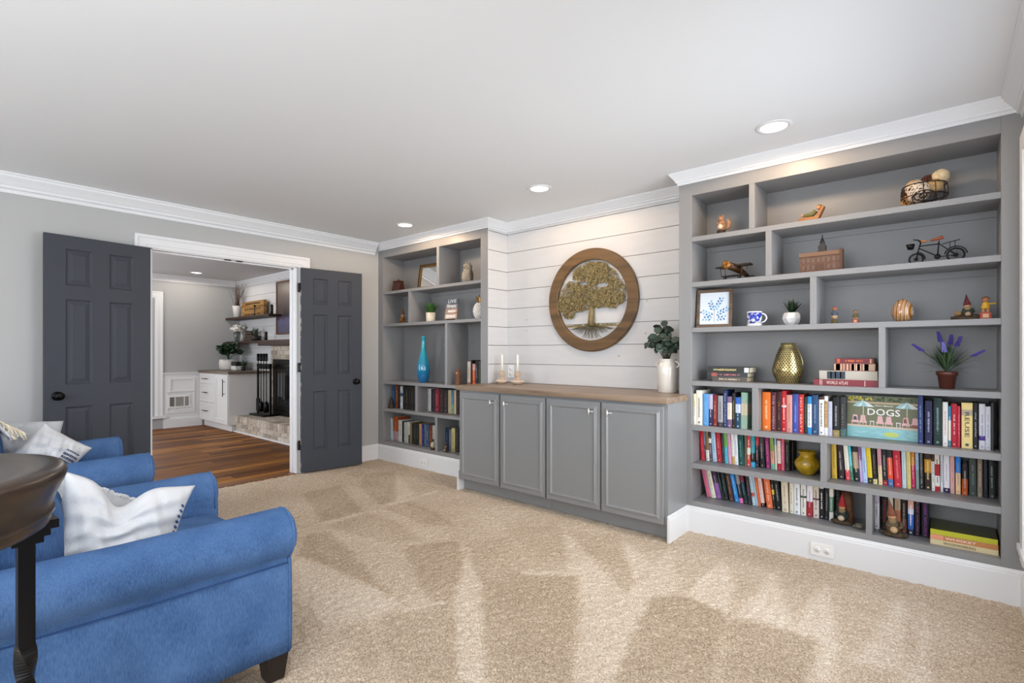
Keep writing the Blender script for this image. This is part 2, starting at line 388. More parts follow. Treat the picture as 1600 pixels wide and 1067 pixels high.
window('window_3', -.76, (-8.4, -5.6), .5, 2.15, 'X'); w4 = window('window_4', -9.42, (1.7, 2.36), .2, 2.05, 'Y')
# ---- crown mouldings
def crown(drop, out): return [(0, ZC), (out, ZC), (out, ZC-.010), (out*.90, ZC-.016), (out*.88, ZC-drop*.22), (out*.62, ZC-drop*.42), (out*.42, ZC-drop*.60),
                              (out*.36, ZC-drop*.64), (out*.34, ZC-drop*.76), (out*.16, ZC-drop*.82), (out*.14, ZC-drop), (0, ZC-drop)]
struct(sweep('trim_2', crown(.128, .085), [(XL, YREAR), (XL, YF-.052)], TRIM, side=-1))
struct(sweep('trim_3', crown(.080, .052), [(XL, YF), (XB1, YF), (XB1, YS), (XB2, YS)], TRIM, side=-1))
struct(sweep('trim_4', crown(.080, .052), [(XB2-.002, YS-.01), (XB2-.002, YF), (XR, YF)], TRIM, side=-1))
struct(sweep('trim_5', crown(.110, .085), [(XR, YF), (XR, YREAR)], TRIM, side=-1))
struct(sweep('trim_6', crown(.10, .06), [(-9.36, -.7), (-9.36, 3.66), (XL-.12, 3.66)], TRIM, side=-1))
struct(sweep('trim_7', crown(.10, .06), [(XL-.12, 3.6), (XL-.12, -.7)], TRIM, side=-1))
# ---- baseboards
BP = [(0, -.01), (.016, -.01), (.016, .138), (.012, .143), (.012, .150), (.007, .155), (.004, .165), (0, .165)]
struct(sweep('baseboard_left', BP, [(XL, 2.585), (XL, YF)], TRIM, side=-1))
struct(sweep('baseboard_left', BP, [(XL, YREAR), (XL, 1.10)], TRIM, side=-1))
struct(sweep('baseboard_back', BP, [(XL+.016, YF), (-3.245, YF), (-3.245, 3.076)], TRIM, side=-1))
struct(sweep('baseboard_right', BP, [(-1.341, 3.076), (-1.341, YF), (XR, YF), (XR, YREAR)], TRIM, side=-1))
BP2 = [(a, b_+.0) for a, b_ in BP]
struct(sweep('baseboard_far', BP2, [(-9.36, 2.52), (-9.36, 3.07)], TRIM, side=-1))
# ---- opening to the next room: jamb, casing
b = MB(); b.box(XL-.125, XL+.002, 2.437, 2.45, 0, 2.045); b.box(XL-.125, XL+.002, 1.23, 1.243, 0, 2.045); b.box(XL-.125, XL+.002, 1.23, 2.45, 2.032, 2.045)
b.box(XL-.075, XL-.06, 2.425, 2.437, 0, 2.032); b.box(XL-.075, XL-.06, 1.243, 2.437, 2.02, 2.032)
struct(b.obj('trim_8', TRIM))
def casing(name, X, s, y0, y1, z1, wd, z0=0):
    prof = [(0, 0), (0, .012), (.010, .016), (.022, .016), (.030, .020), (wd-.028, .020), (wd-.022, .026), (wd, .026), (wd, 0)]   # (across from the inner edge, out)
    b = MB(); path = [(y1, z0), (y1, z1), (y0, z1), (y0, z0)]
    k = len(prof); vs_ = []
    for i, (y, z) in enumerate(path):
        for a, o_ in prof:
            yy = y+(a if i < 2 else -a); zz = z+(a if i in (1, 2) else 0)
            vs_.append((X+s*o_, yy, zz))
    b.add(vs_, [(i*k+j, i*k+(j+1) % k, (i+1)*k+(j+1) % k, (i+1)*k+j) for i in range(3) for j in range(k)]+[tuple(range(k)), tuple(reversed(range(3*k, 4*k)))])
    return struct(fixn(b.obj(name, TRIM)))
casing('trim_9', XL, 1, 1.225, 2.468, 2.038, .104)
casing('trim_10', XL-.12, -1, 1.225, 2.455, 2.038, .1)
b = MB(); b.box(XR-.02, XR, 3.27, 3.375, .22, 2.21); b.box(XR-.02, XR, 1.52, 1.62, .22, 2.21); b.box(XR-.02, XR, 1.62, 3.27, 2.12, 2.21); b.box(XR-.03, XR, 1.5, 3.385, .27, .30); struct(b.obj('trim_18', TRIM, bev=.003))
b = MB()
for yy in (1.80, 1.90): b.box(XL-.05, XL-.02, yy, yy+.05, 2.026, 2.032)   # ball catches in the head
cc = b.obj('catch_plates', BLACK); struct(cc); cc.name = 'trim_11'
# ---- doors (two six-panel leaves folded back against the wall)
def door_leaf(name, hinge, ang, flip, knobx, W=.625):
    H, T = 2.02, .035
    e = bpy.data.objects.new(name, None); COL.objects.link(e); e.location = (hinge[0], hinge[1], .012); e.rotation_euler = (0, 0, ang); struct(e)
    st = .115; mid = .105
    xs = [(st, (W-mid)/2), ((W+mid)/2, W-st)]
    zs = [(.20, .795), (.955, 1.565), (1.665, 1.925)]
    b = MB()
    b.box(0, xs[0][0], -T/2, T/2, 0, H); b.box(xs[1][1], W, -T/2, T/2, 0, H); b.box(xs[0][1], xs[1][0], -T/2, T/2, 0, H)
    for a0, a1 in xs:
        for z0, z1 in ((0, .20), (.795, .955), (1.565, 1.665), (1.925, H)): b.box(a0, a1, -T/2, T/2, z0, z1)
    b.obj('door_frame', DOORG, e)
    for a0, a1 in xs:
        for z0, z1 in zs:
            p = MB()
            for s in (-1, 1):
                def lp(i, y): return [(a0+i, y*s, z0+i), (a1-i, y*s, z0+i), (a1-i, y*s, z1-i), (a0+i, y*s, z1-i)]
                L0, L1, L2, L3, L4 = lp(0, .0155), lp(.010, .0075), lp(.016, .0075), lp(.038, .0135), lp(.040, .0152)
                vs_ = L0+L1+L2+L3+L4
                p.add(vs_, [(j*4+i, j*4+(i+1) % 4, (j+1)*4+(i+1) % 4, (j+1)*4+i) for j in range(4) for i in range(4)]+[(16, 17, 18, 19)])
            fixn(p.obj('door_panel', DOORG, e))
    for s in (-1, 1):
        kb = MB(); M = Matrix.Rotation(-s*PI/2, 4, 'X')
        kb.lathe([(0.001, 0), (.032, 0), (.032, .004), (.026, .008), (.012, .010), (.010, .030), (.020, .036), (.0285, .046), (.0285, .054), (.022, .062), (.001, .064)], 24,
                 (knobx, s*T/2, .878), M=Matrix.Rotation(-s*PI/2, 4, 'X'))
        ko = kb.obj('door_knob', mat('0d0d0e', .28, metal=.7), e)
    for z in (.22, .99, 1.78):
        hw = -.022 if flip < 0 else -.002
        h = MB(); h.box(hw, .0, -flip*T/2-.004, -flip*T/2+.012, z, z+.09); h.lathe([(.006, 0), (.006, .094)], 10, (-.004 if flip < 0 else .012, -flip*(T/2+.004), z-.002))
        h.obj('hinge', BLACK, e)
    # bare chipped edge of the leaf
    ed = MB(); rr = random.Random(5)
    z = .05
    while z < H-.1:
        hh = rr.uniform(.01, .06); ed.box(-.0006, .0, -T/2+.002+rr.uniform(0, .012), T/2-.003, z, z+hh); z += hh+rr.uniform(.03, .22)
    ed.obj('chipped_paint', mat('a89a88', .8), e)
    return e
door_leaf('door_1', (-4.848, 1.214), math.atan2(-.620, .072), 1, .572, .642)
door_leaf('door_2', (-4.848, 2.468), math.atan2(.620, .10), -1, .555)

# ---- shiplap lining of the niche: each plank is a part
ships = [.913, 1.088, 1.262, 1.435, 1.609, 1.784, 1.959, 2.139, 2.314, ZC]
wb = struct(sbox('wall_niche', XB1, XB2, YS+.014, YB+.011, 0, ZC, mat('8a8884', .8)))
for i in range(len(ships)-1):
    b = MB(); b.box(XB1+.0, XB2, YS, YS+.014, ships[i]+.0022, ships[i+1]-.0022); b.obj('plank', SHIP, wb)
    if i < 9:
        b = MB(); b.box(XB1, XB1+.006, YF+.0, YS, ships[i]+.0022, ships[i+1]-.0022); b.obj('plank', SHIP, wb)
b = MB()
for (xx, zz) in ((-1.77, 1.345), (-2.95, 1.50), (-2.95, 1.40), (-2.0, 1.17), (-1.76, 1.60)): b.lathe([(.001, 0), (.009, 0), (.009, .001), (.001, .0012)], 12, (xx, YS-.001, zz), M=Matrix.Rotation(PI/2, 4, 'X'))
b.obj('nail_filler', mat('c8c5c0', .7), wb)

# ================================================================ BOOKCASES
def bookcase(name, label, x0, x1, xi0, xi1, shelves, dividers, ztop=2.255, zbot=.20):
    e = thing(name, label, 'bookcase', (x0, YF, 0))
    b = MB(); O = (x0, YF, 0)
    def bx(mb, a0, a1, y0, y1, c0, c1): mb.box(a0-O[0], a1-O[0], y0-O[1], y1-O[1], c0, c1)
    bx(b, x0, xi0, YF, YF+.02, .0, ZC-.002); bx(b, xi1, x1, YF, YF+.02, 0, ZC-.002); bx(b, xi0, xi1, YF, YF+.02, ztop, ZC-.002); bx(b, xi0, xi1, YF, YF+.02, 0, .165)
    b.obj('face_frame', CASE, e, bev=.0012, seg=1)
    for n_, a0, a1 in (('side_panel', xi0-.02, xi0), ('side_panel', xi1, xi1+.02)):
        q = MB(); bx(q, a0, a1, YF+.02, YB, .165, ztop); q.obj(n_, CASE, e)
    q = MB(); bx(q, xi0-.02, xi1+.02, YB, YB+.01, .165, ztop+.02); q.obj('back_panel', CASE, e)
    q = MB(); bx(q, xi0, xi1, YF+.02, YB, ztop, ztop+.02); q.obj('top_panel', CASE, e)
    q = MB(); bx(q, xi0, xi1, YF, YB, .1652, zbot); q.obj('shelf', CASE, e, bev=.0012, seg=1)
    for z1, z0 in shelves:
        q = MB(); bx(q, xi0, xi1, YF-.0005, YB, z0, z1); q.obj('shelf', CASE, e, bev=.0012, seg=1)
    for d0, d1, z0, z1 in dividers:
        q = MB(); bx(q, d0, d1, YF-.0005, YB, z0, z1); q.obj('divider', CASE, e, bev=.0012, seg=1)
    # thin cleat lines under some shelves on the back
    for z1, z0 in shelves[:3]:
        q = MB(); bx(q, xi0, xi1, YB-.012, YB, z0-.035, z0); q.obj('cleat', CASE, e)
    return e
RS = [(1.975, 1.943), (1.670, 1.638), (1.364, 1.333), (1.006, .975), (.709, .674), (.452, .418)]
bookcase('bookcase', 'tall grey built-in bookcase right of the niche, packed with books', XB2, XR, -1.31, .199, RS,
         [(-.946, -.912, 1.975, 2.255), (-.85, -.816, 1.670, 1.943), (-.61, -.577, 1.364, 1.638), (-.283, -.253, 1.006, 1.333), (-.928, -.893, .709, .975), (-.557, -.525, .452, .674), (-.34, -.311, .20, .418)])
LS = [(1.872, 1.842), (1.514, 1.484), (.878, .846), (.574, .542)]
bookcase('bookcase', 'narrower grey built-in bookcase left of the niche, beside the door', XL, XB1, -4.80, -3.286, LS,
         [(-3.901, -3.862, 1.872, 2.255), (-4.355, -4.317, 1.514, 1.842), (-3.775, -3.744, .878, 1.484), (-4.239, -4.199, .574, .846), (-3.925, -3.889, .203, .542)], zbot=.203)
# ================================================================ CABINETS AND WORKTOP
YC = 3.092
def cabinet(label, x0, x1, doors, grp=None):
    e = thing('base_cabinet', label, 'cabinet', (x0, YC, 0), 0, grp)
    def bx(mb, a0, a1, y0, y1, c0, c1): mb.box(a0-x0, a1-x0, y0-YC, y1-YC, c0, c1)
    q = MB(); bx(q, x0, x1, YC, YF-.001, .10, .871); q.obj('body', CABG, e, bev=.001, seg=1)
    q = MB(); bx(q, x0, x1, YC+.055, YC+.075, 0, .10); q.obj('toe_kick', CABG, e)
    for d0, d1, side in doors:
        q = MB(); bx(q, d0, d1, YC-.020, YC-.001, .105, .853); d = q.obj('door', CABG, e, bev=.002)
        # raised moulding frame
        m0 = .024; mw = .028; p = MB(); a0, a1, z0, z1 = d0+m0-x0, d1-m0-x0, .105+m0+.006, .853-m0-.006
        prof = [(0, 0), (.003, .004), (.009, .005), (.013, .009), (.019, .009), (.023, .004), (mw, 0)]
        vs_ = []
        for i, (cx, cz, ux, uz) in enumerate(((a0, z0, 1, 1), (a1, z0, -1, 1), (a1, z1, -1, -1), (a0, z1, 1, -1))):
            for a, o_ in prof: vs_.append((cx+ux*a, -.020-o_, cz+uz*a))
        k = len(prof)
        p.add(vs_, [(i*k+j, i*k+j+1, ((i+1) % 4)*k+j+1, ((i+1) % 4)*k+j) for i in range(4) for j in range(k-1)])
        fixn(p.obj('moulding', CABG, d))
        hx = (d1-.072 if side == 'r' else d0+.058)-x0
        h = MB(); h.tube([(hx, -.048, .762), (hx, -.048, .806)], .0055, 10)
        h.tube([(hx, -.022, .784), (hx, -.048, .784)], .004, 8); h.box(hx-.0, hx+.022, -.0225, -.0205, .781, .787)
        h.obj('handle', CHROME, d)
    return e
cabinet('grey two-door base cabinet, left half below the worktop, next to the left bookcase', -3.245, -2.292, [(-3.222, -2.768, 'r'), (-2.748, -2.300, 'l')])
cabinet('grey two-door base cabinet, right half below the worktop, next to the right bookcase', -2.290, -1.341, [(-2.283, -1.827, 'r'), (-1.811, -1.366, 'l')])
b = MB(); b.prism([(-3.262, 3.058), (-1.333, 3.058), (-1.333, YF-.001), (XB2-.0005, YF-.001), (XB2-.0005, YS-.0005), (XB1+.0065, YS-.0005), (XB1+.0065, YF-.001), (-3.262, YF-.001)], .8715, .911, plane='XY')
wt = fixn(b.obj('worktop', wood('77624f', '9c8672', 'X', .8, .38), bev=.002)); tag(wt, 'long weathered brown wood worktop running across both grey cabinets', 'worktop')

# ================================================================ OUTLETS, LIGHTS
def outlet(label, x, y, z, horiz, yaw=0):
    e = thing('wall_outlet', label, 'outlet', (x, y, z))
    w_, h_ = (.118, .074) if horiz else (.074, .118)
    q = MB(); q.box(-w_/2, w_/2, -.006, 0, -h_/2, h_/2); q.obj('cover_plate', WHITE, e, bev=.002)
    for s in (-1, 1):
        cx, cz = (s*.024, 0) if horiz else (0, s*.024)
        q = MB(); q.lathe([(.001, 0), (.0165, 0), (.0165, .002), (.001, .0022)], 16, (cx, -.006, cz), M=Matrix.Rotation(PI/2, 4, 'X')); q.obj('socket', WHITE, e)
        q = MB()
        if horiz: q.box(cx-.004, cx+.004, -.0088, -.0080, .005, .007); q.box(cx-.004, cx+.004, -.0088, -.0080, -.007, -.005)
        else: q.box(cx-.007, cx-.005, -.0088, -.0080, cz-.004, cz+.004); q.box(cx+.005, cx+.007, -.0088, -.0080, cz-.004, cz+.004)
        q.obj('slot', mat('222222', .6), e)
outlet('white horizontal wall outlet on baseboard below the right bookcase', -.545, YF-.0165, .062, True)
outlet('white wall outlet on baseboard below the left bookcase', -4.073, YF-.0165, .07, True)
outlet('white vertical wall outlet on shiplap behind the two candlesticks', -3.140, YS-.0005, 1.018, False)
def downlight(label, x, y, power=24, col=(1, .72, .47)):
    e = thing('recessed_downlight', label, 'ceiling light', (x, y, ZC), 0, None)
    q = MB(); q.lathe([(.066, -.002), (.070, -.006), (.088, -.004), (.092, 0), (.066, 0)], 36, cap=False); q.obj('trim_ring', TRIM, e)
    q = MB(); q.lathe([(.001, -.0015), (.066, -.0015), (.066, -.0005)], 32); q.obj('lens', mat('fff8ee', .5, emit=6), e)
    l = bpy.data.lights.new('downlight_lamp', 'SPOT'); l.energy = power; l.color = col; l.spot_size = 3.05; l.spot_blend = .12; l.shadow_soft_size = .05
    o = bpy.data.objects.new('lamp', l); COL.objects.link(o); o.parent = e; o.location = (0, 0, -.02)
downlight('recessed ceiling light, nearest of the row, above the right bookcase', -.711, 3.01)
downlight('recessed ceiling light in the middle of the row, above the cabinets', -2.306, 3.015)
downlight('recessed ceiling light, farthest of the row, above the left bookcase', -3.947, 3.044)
downlight('recessed ceiling light seen through the doorway in the next room', -8.751, 2.795, 26, (1, .90, .78))
# ================================================================ NEXT ROOM
XF, YP = -9.36, 3.66           # far wall, fireplace wall
shp = struct(sbox('wall_shiplap', XF, XL-.12, YP+.014, 3.69, 0, ZC, mat('8a8884', .8)))
z = .02; zz = [2.317-.175*i for i in range(14)]
for z1 in zz:
    b = MB(); b.box(XF, XL-.12, YP, YP+.014, max(z1-.175, 0)+.002, z1-.002); b.obj('plank', SHIP, shp)
# wainscot of the far wall
wn = MB(); wn.box(XF, XF+.006, 2.46, 3.66, .165, .83); struct(wn.obj('trim_12', TRIM))
struct(sweep('trim_13', [(0, .825), (.012, .83), (.014, .845), (.026, .852), (.030, .862), (.030, .870), (0, .872)], [(XF, 2.515), (XF, 3.05)], TRIM, side=-1))
def pframe(y0, y1, z0, z1, wd=.03, o_=.014):
    b = MB()
    for a0, a1, c0, c1 in ((y0, y1, z0, z0+wd), (y0, y1, z1-wd, z1), (y0, y0+wd, z0+wd, z1-wd), (y1-wd, y1, z0+wd, z1-wd)): b.box(XF+.006, XF+.006+o_, a0, a1, c0, c1)
    return struct(b.obj('trim_14', TRIM, bev=.004))
pframe(2.60, 2.965, .56, .79); pframe(2.56, 2.965, .225, .585, .03, .010); pframe(2.68, 2.93, .26, .34, .02, .008)
casing('trim_15', XF, 1, 1.7, 2.41, 2.04, .105, .2)
struct(sbox('trim_16', XF, XF+.05, 1.6, 2.56, .165, .195, TRIM))
e = thing('wall_vent', 'white louvred air vent in the wainscot of the next room', 'vent', (XF+.016, 2.735, .41))
q = MB(); q.box(0, .006, -.155, .155, -.10, .10); q.obj('vent_frame', WHITE, e, bev=.002)
for y0, y1, hx in ((-.13, -.065, '4a4a48'), (-.05, .065, '8a8884'), (.08, .135, '8a8a86')):
    q = MB(); q.box(.006, .0065, y0, y1, -.075, .075); g = q.obj('grille', mat(hx, .6), e)
    q = MB()
    for i in range(8): q.box(.0065, .011, y0, y1, -.07+i*.0195, -.066+i*.0195)
    s_ = q.obj('louvres', mat('b8b6b0', .5), g); s_['kind'] = 'stuff'
# base cabinet of the next room
cx0, cy0 = XF+.0, 3.04
e = thing('base_cabinet', 'white shaker base cabinet with three drawers beside the brick hearth', 'cabinet', (cx0, cy0, 0))
WC = mat('dedddb', .4)
q = MB(); q.box(.031, 1.195, 0, .615, .10, .866); q.obj('body', WC, e, bev=.001, seg=1)
q = MB(); q.box(.031, 1.16, .055, .60, 0, .10); q.obj('toe_kick', WC, e)
def shaker(n, x0, x1, z0, z1, fr=.055):
    q = MB(); q.box(x0, x1, -.012, -.001, z0, z1)
    for a0, a1, c0, c1 in ((x0, x1, z0, z0+fr), (x0, x1, z1-fr, z1), (x0, x0+fr, z0+fr, z1-fr), (x1-fr, x1, z0+fr, z1-fr)): q.box(a0, a1, -.020, -.012, c0, c1)
    return q.obj(n, WC, e, bev=.0015, seg=1)
def barpull(par, x, z, ln, vert):
    q = MB()
    if vert: q.tube([(x, -.05, z-ln/2), (x, -.05, z+ln/2)], .006, 8); [q.tube([(x, -.02, z+s), (x, -.05, z+s)], .005, 6) for s in (-ln*.35, ln*.35)]
    else: q.tube([(x-ln/2, -.05, z), (x+ln/2, -.05, z)], .006, 8); [q.tube([(x+s, -.02, z), (x+s, -.05, z)], .005, 6) for s in (-ln*.3, ln*.3)]
    q.obj('handle', BLACK, par)
for z0, z1, zh in ((.70, .855, .775), (.405, .69, .555), (.11, .395, .265)):
    d = shaker('drawer', .05, .66, z0, z1, .04); barpull(d, .33, zh, .20, False)
d = shaker('door', .67, 1.19, .11, .855, .07); barpull(d, 1.09, .66, .26, True)
o = tag(sbox('worktop', XF, -8.118, 3.01, YP-.001, .867, .903, wood('5e5246', '7a6c5e', 'X', 1, .4)), 'grey-brown counter on the white cabinet in the next room', 'worktop')
# hearth of whitewashed bricks
BR = [mat(c, .9, bump=.5, bscale=30, var=.30, vscale=30) for c in ('b2a696', 'bcb2a4', '9a8f82', 'c4baac', 'a89a8a')]
MORT = mat('b8b0a6', .95, bump=.4, bscale=60)
e = thing('hearth', 'raised whitewashed brick hearth in front of the black fireplace', 'hearth', (-8.17, 3.14, 0))
q = MB(); q.box(.004, 2.40, .006, .46, .0, .232); q.obj('mortar', MORT, e)
r = random.Random(9)
x = .0
while x < 2.36:                                            # rowlock course on top
    q = MB(); q.box(x+.004, x+.062, 0-r.uniform(0, .003), .20, .135, .24+r.uniform(-.002, .002)); q.obj('brick', r.choice(BR), e, bev=.004, seg=1); x += .068
for row, (z0, z1) in enumerate(((.072, .128), (.008, .064))):
    x = -.10*row
    while x < 2.30:
        a0 = max(x, 0); q = MB(); q.box(a0+.004, x+.2, -r.uniform(0, .003), .09, z0, z1); q.obj('brick', r.choice(BR), e, bev=.003, seg=1); x += .208
for j in range(4):                                          # bricks laid on the top
    x = -.10*(j % 2)
    while x < 2.30:
        a0 = max(x, 0); q = MB(); q.box(a0+.004, x+.2, .208+j*.066, .266+j*.066, .18, .238+r.uniform(-.001, .002)); q.obj('brick', r.choice(BR), e, bev=.003, seg=1); x += .208
struct(sbox('trim_17', -8.17, -5.8, 3.11, 3.138, 0, .018, TRIM))
# chimney breast
e = thing('fireplace_surround', 'whitewashed brick chimney surround under the dark mantel', 'fireplace', (-8.02, 3.60, .24))
q = MB(); q.box(.004, 2.3, .008, .058, 0, 1.055); q.obj('mortar', MORT, e)
for j in range(16):
    x = -.10*(j % 2); z0 = .003+j*.066
    while x < 2.2:
        a0, a1 = max(x, 0), x+.2
        if z0 < .86 and a1 > .12 and a0 < 1.15:             # the insert takes this place
            if a0 < .11: a1 = .115
            else: x += .208; continue
        q = MB(); q.box(a0+.003, a1, -r.uniform(0, .003), .05, z0, z0+.058); q.obj('brick', r.choice(BR), e, bev=.002, seg=1); x += .208
e = thing('fireplace_insert', 'black steel fireplace insert with glass doors on the hearth', 'fireplace', (-7.89, 3.585, .24))
BK = mat('17140f', .45, metal=.5)
q = MB()
for a0, a1, c0, c1 in ((0, 1.04, 0, .08), (0, 1.04, .76, .85), (0, .09, .08, .76), (.95, 1.04, .08, .76)): q.box(a0, a1, -.02, .01, c0, c1)
q.obj('frame', BK, e, bev=.004)
for x0, x1 in ((.09, .515), (.525, .95)):
    q = MB()
    for a0, a1, c0, c1 in ((x0, x1, .085, .16), (x0, x1, .69, .755), (x0, x0+.05, .16, .69), (x1-.05, x1, .16, .69)): q.box(a0, a1, -.03, -.008, c0, c1)
    d = q.obj('glass_door', BK, e, bev=.003)
    q = MB(); q.box(x0+.05, x1-.05, -.018, -.014, .16, .69); q.obj('pane', mat('2a2c2c', .05, coat=1), d)
    q = MB(); hx = x1-.02 if x0 < .3 else x0+.02; q.tube([(hx, -.06, .25), (hx, -.06, .62)], .008, 8); q.tube([(hx, -.03, .29), (hx, -.06, .29)], .006, 6); q.tube([(hx, -.03, .58), (hx, -.06, .58)], .006, 6); q.obj('handle', BLACK, d)
mt = MB(); mt.box(0, 2.3, 0, .225, 0, .085); mo = mt.obj('mantel', wood('24150c', '4a3020', 'X', 1, .55), loc=(-8.10, 3.43, 1.297), bev=.006)
tag(mo, 'thick dark wood mantel beam above the brick fireplace', 'mantel')
DW = wood('22140c', '402616', 'X', 1, .55)
def ledge(label, x0, x1, z0, z1):
    o = MB(); o.box(0, x1-x0, 0, YP-3.43-.001, 0, z1-z0); o = o.obj('wall_shelf', DW, loc=(x0, 3.43, z0), bev=.003); tag(o, label, 'shelf', 'dark wall shelves in the next room'); return o
s1 = ledge('upper dark wood wall shelf carrying the wooden sign', XF+.001, -7.72, 1.742, 1.778)
s2 = ledge('lower dark wood wall shelf carrying white flowers', XF+.001, -8.105, 1.345, 1.378)
# picture above the mantel
e = thing('framed_picture', 'dark purple landscape picture hung above the mantel', 'picture', (-7.89, YP-.045, 1.468))
q = MB(); W, H = 1.15, .815
for a0, a1, c0, c1 in ((0, W, 0, .025), (0, W, H-.025, H), (0, .025, .025, H-.025), (W-.025, W, .025, H-.025)): q.box(a0, a1, 0, .044, c0, c1)
q.obj('frame', wood('4a3020', '7a5636', 'X', 1), e)
q = MB(); q.add([(.025, .008, .025), (W-.025, .008, .025), (W-.025, .008, H-.025), (.025, .008, H-.025)], [(0, 1, 2, 3)])
m = mat('5a4440', .35, key='canvas'); nt = m.node_tree; bs = nt.nodes['Principled BSDF']
tc = nt.nodes.new('ShaderNodeTexCoord'); sp = nt.nodes.new('ShaderNodeSeparateXYZ'); nz = nt.nodes.new('ShaderNodeTexNoise'); mpn = nt.nodes.new('ShaderNodeMapping')
mpn.inputs['Scale'].default_value = (14, 1, 3); nt.links.new(tc.outputs['Object'], mpn.inputs[0]); nt.links.new(mpn.outputs[0], nz.inputs['Vector']); nz.inputs['Detail'].default_value = 6
nt.links.new(tc.outputs['Object'], sp.inputs[0]); ad = nt.nodes.new('ShaderNodeMath'); ad.operation = 'MULTIPLY_ADD'; nt.links.new(nz.outputs['Fac'], ad.inputs[0]); ad.inputs[1].default_value = .35; nt.links.new(sp.outputs['Z'], ad.inputs[2])
rp = nt.nodes.new('ShaderNodeValToRGB'); nt.links.new(ad.outputs[0], rp.inputs[0])
for i, (p, c) in enumerate(((.10, '3a3238'), (.28, '4a4664'), (.38, '5a5478'), (.46, '33282a'), (.62, '4a3c38'), (.85, '5c4a40'), (1.0, '43332c'))):
    el = rp.color_ramp.elements[i] if i < 2 else rp.color_ramp.elements.new(p)
    el.position = p; el.color = lin(c)
nt.links.new(rp.outputs[0], bs.inputs['Base Color']); q.obj('canvas', m, e)
# things on shelves of the next room
def leafblade(mb, o, d, ln, wd, mi=0, droop=0., seg=4, twist=0.):
    o = Vector(o); d = Vector(d).normalized(); sdv = d.cross(Vector((0, 0, 1)))
    if sdv.length < .05: sdv = Vector((1, 0, 0))
    sdv = sdv.normalized(); sdv = Matrix.Rotation(twist, 3, d) @ sdv; L_, R_ = [], []; p = o.copy()
    for i in range(seg+1):
        t = i/seg; ww = wd*math.sin(PI*min(.04+t*.96, 1))**.7*.5; dd = (d-Vector((0, 0, droop*t))).normalized()
        L_.append(p+sdv*ww); R_.append(p-sdv*ww); p = p+dd*ln/seg
    up = Vector((0, 0, wd*.05)); vs_ = L_+[ (a+b_)/2+sdv.cross(d)*wd*.08 for a, b_ in zip(L_, R_)]+R_; n = seg+1
    mb.add(vs_, [(i, i+1, n+i+1, n+i) for i in range(seg)]+[(n+i, n+i+1, 2*n+i+1, 2*n+i) for i in range(seg)], mi, True)
def pot(label, cat, loc, prof, m, name='planter', seg=28):
    e = thing(name, label, cat, loc); q = MB(); q.lathe(prof, seg); q.obj('pot', m, e); return e
SOIL = mat('2a1e14', .95)
def soil(e, r_, z_): q = MB(); q.lathe([(.001, z_), (r_, z_)], 16); q.obj('soil', SOIL, e)
e = pot('tall white ribbed pot of bare twigs on upper shelf', 'plant', (-9.16, 3.545, 1.779), [(.05, 0), (.075, .19), (.078, .20), (.068, .20), (.045, .02)], mat('e2e0dc', .5), 'potted_twigs')
soil(e, .066, .17); r = random.Random(2); q = MB(); bd = MB()
for i in range(34):
    a = r.uniform(0, 2*PI); s_ = r.uniform(.02, .27); h = r.uniform(.30, .50); p0 = Vector((r.uniform(-.03, .03), r.uniform(-.03, .03), .15))
    ex = math.cos(a)*s_; ey = math.sin(a)*s_*.3; pts = [p0+Vector((ex*t**1.2, ey*t, h*t)) for t in (0, .3, .6, 1)]
    q.tube(pts, [.0035, .003, .0025, .0015], 4)
    for t in (.45, .6, .75, .9): bd.ball((p0.x+ex*t**1.2, p0.y+ey*t, p0.z+h*t), .006, seg=5, rings=3)
q.obj('twigs', mat('4a382c', .8), e)['kind'] = 'stuff'; bd.obj('buds', mat('a89888', .9), e)['kind'] = 'stuff'
e = thing('wooden_sign', 'rustic plank sign with dark script lettering on the upper shelf', 'sign', (-9.03, 3.56, 1.779))
for i, (z0, z1, c) in enumerate(((.0, .082, 0), (.084, .166, 1), (.168, .25, 0))):
    q = MB(); q.box(0, .84, 0, .05, z0, z1); pl = q.obj('board', wood('7a5226', 'b08848', 'X', .6, .7), e, bev=.003)
    q = MB(); dashmb(q, .60, .035, MX((.42, -.0008, (z0+z1)/2), (1, 0, 0), (0, 0, 1)), n=14, seed=i); q.obj('lettering', mat('2a1c10', .8), pl)
def bottle(label, loc, s=1.):
    e = thing('candle_stand', label, 'candle holder', loc); q = MB(); q.lathe([(.03*s, 0), (.03*s, .008), (.006, .014), (.006, .13*s), (.022*s, .15*s), (.022*s, .16*s), (.001, .16*s)], 16); q.obj('stand', BLACK, e); return e
bottle('small black metal candle stand in front of the wooden sign', (-8.30, 3.47, 1.779))
o = MB(); o.lathe([(.022, 0), (.022, .14), (.001, .141)], 16); tag(o.obj('candle', mat('241a14', .5), loc=(-7.775, 3.50, 1.779)), 'dark pillar candle at the right end of upper shelf', 'candle')
o = MB(); o.lathe([(.022, 0), (.022, .13), (.001, .131)], 16); tag(o.obj('candle', mat('1a1614', .5), loc=(-7.97, 3.50, 1.3835)), 'dark pillar candle standing on the left end of mantel', 'candle')
e = thing('flower_vase', 'clear glass vase of white flowers on lower shelf', 'vase', (-9.16, 3.54, 1.379)); q = MB(); q.lathe([(.03, 0), (.055, .09), (.05, .17), (.046, .17), (.050, .09), (.026, .006)], 20); q.obj('glass', mat('d8dcdc', .05, trans=.9), e)
q = MB(); st = MB(); r = random.Random(4)
for i in range(16):
    c = (r.uniform(-.15, .13), r.uniform(-.05, .05), r.uniform(.19, .27))
    for k in range(5): q.ball((c[0]+r.uniform(-.02, .02), c[1]+r.uniform(-.02, .02), c[2]+r.uniform(-.015, .015)), .020, seg=7, rings=5)
    st.tube([(0, 0, .02), (c[0]*.5, c[1]*.5, .14), c], .0025, 4)
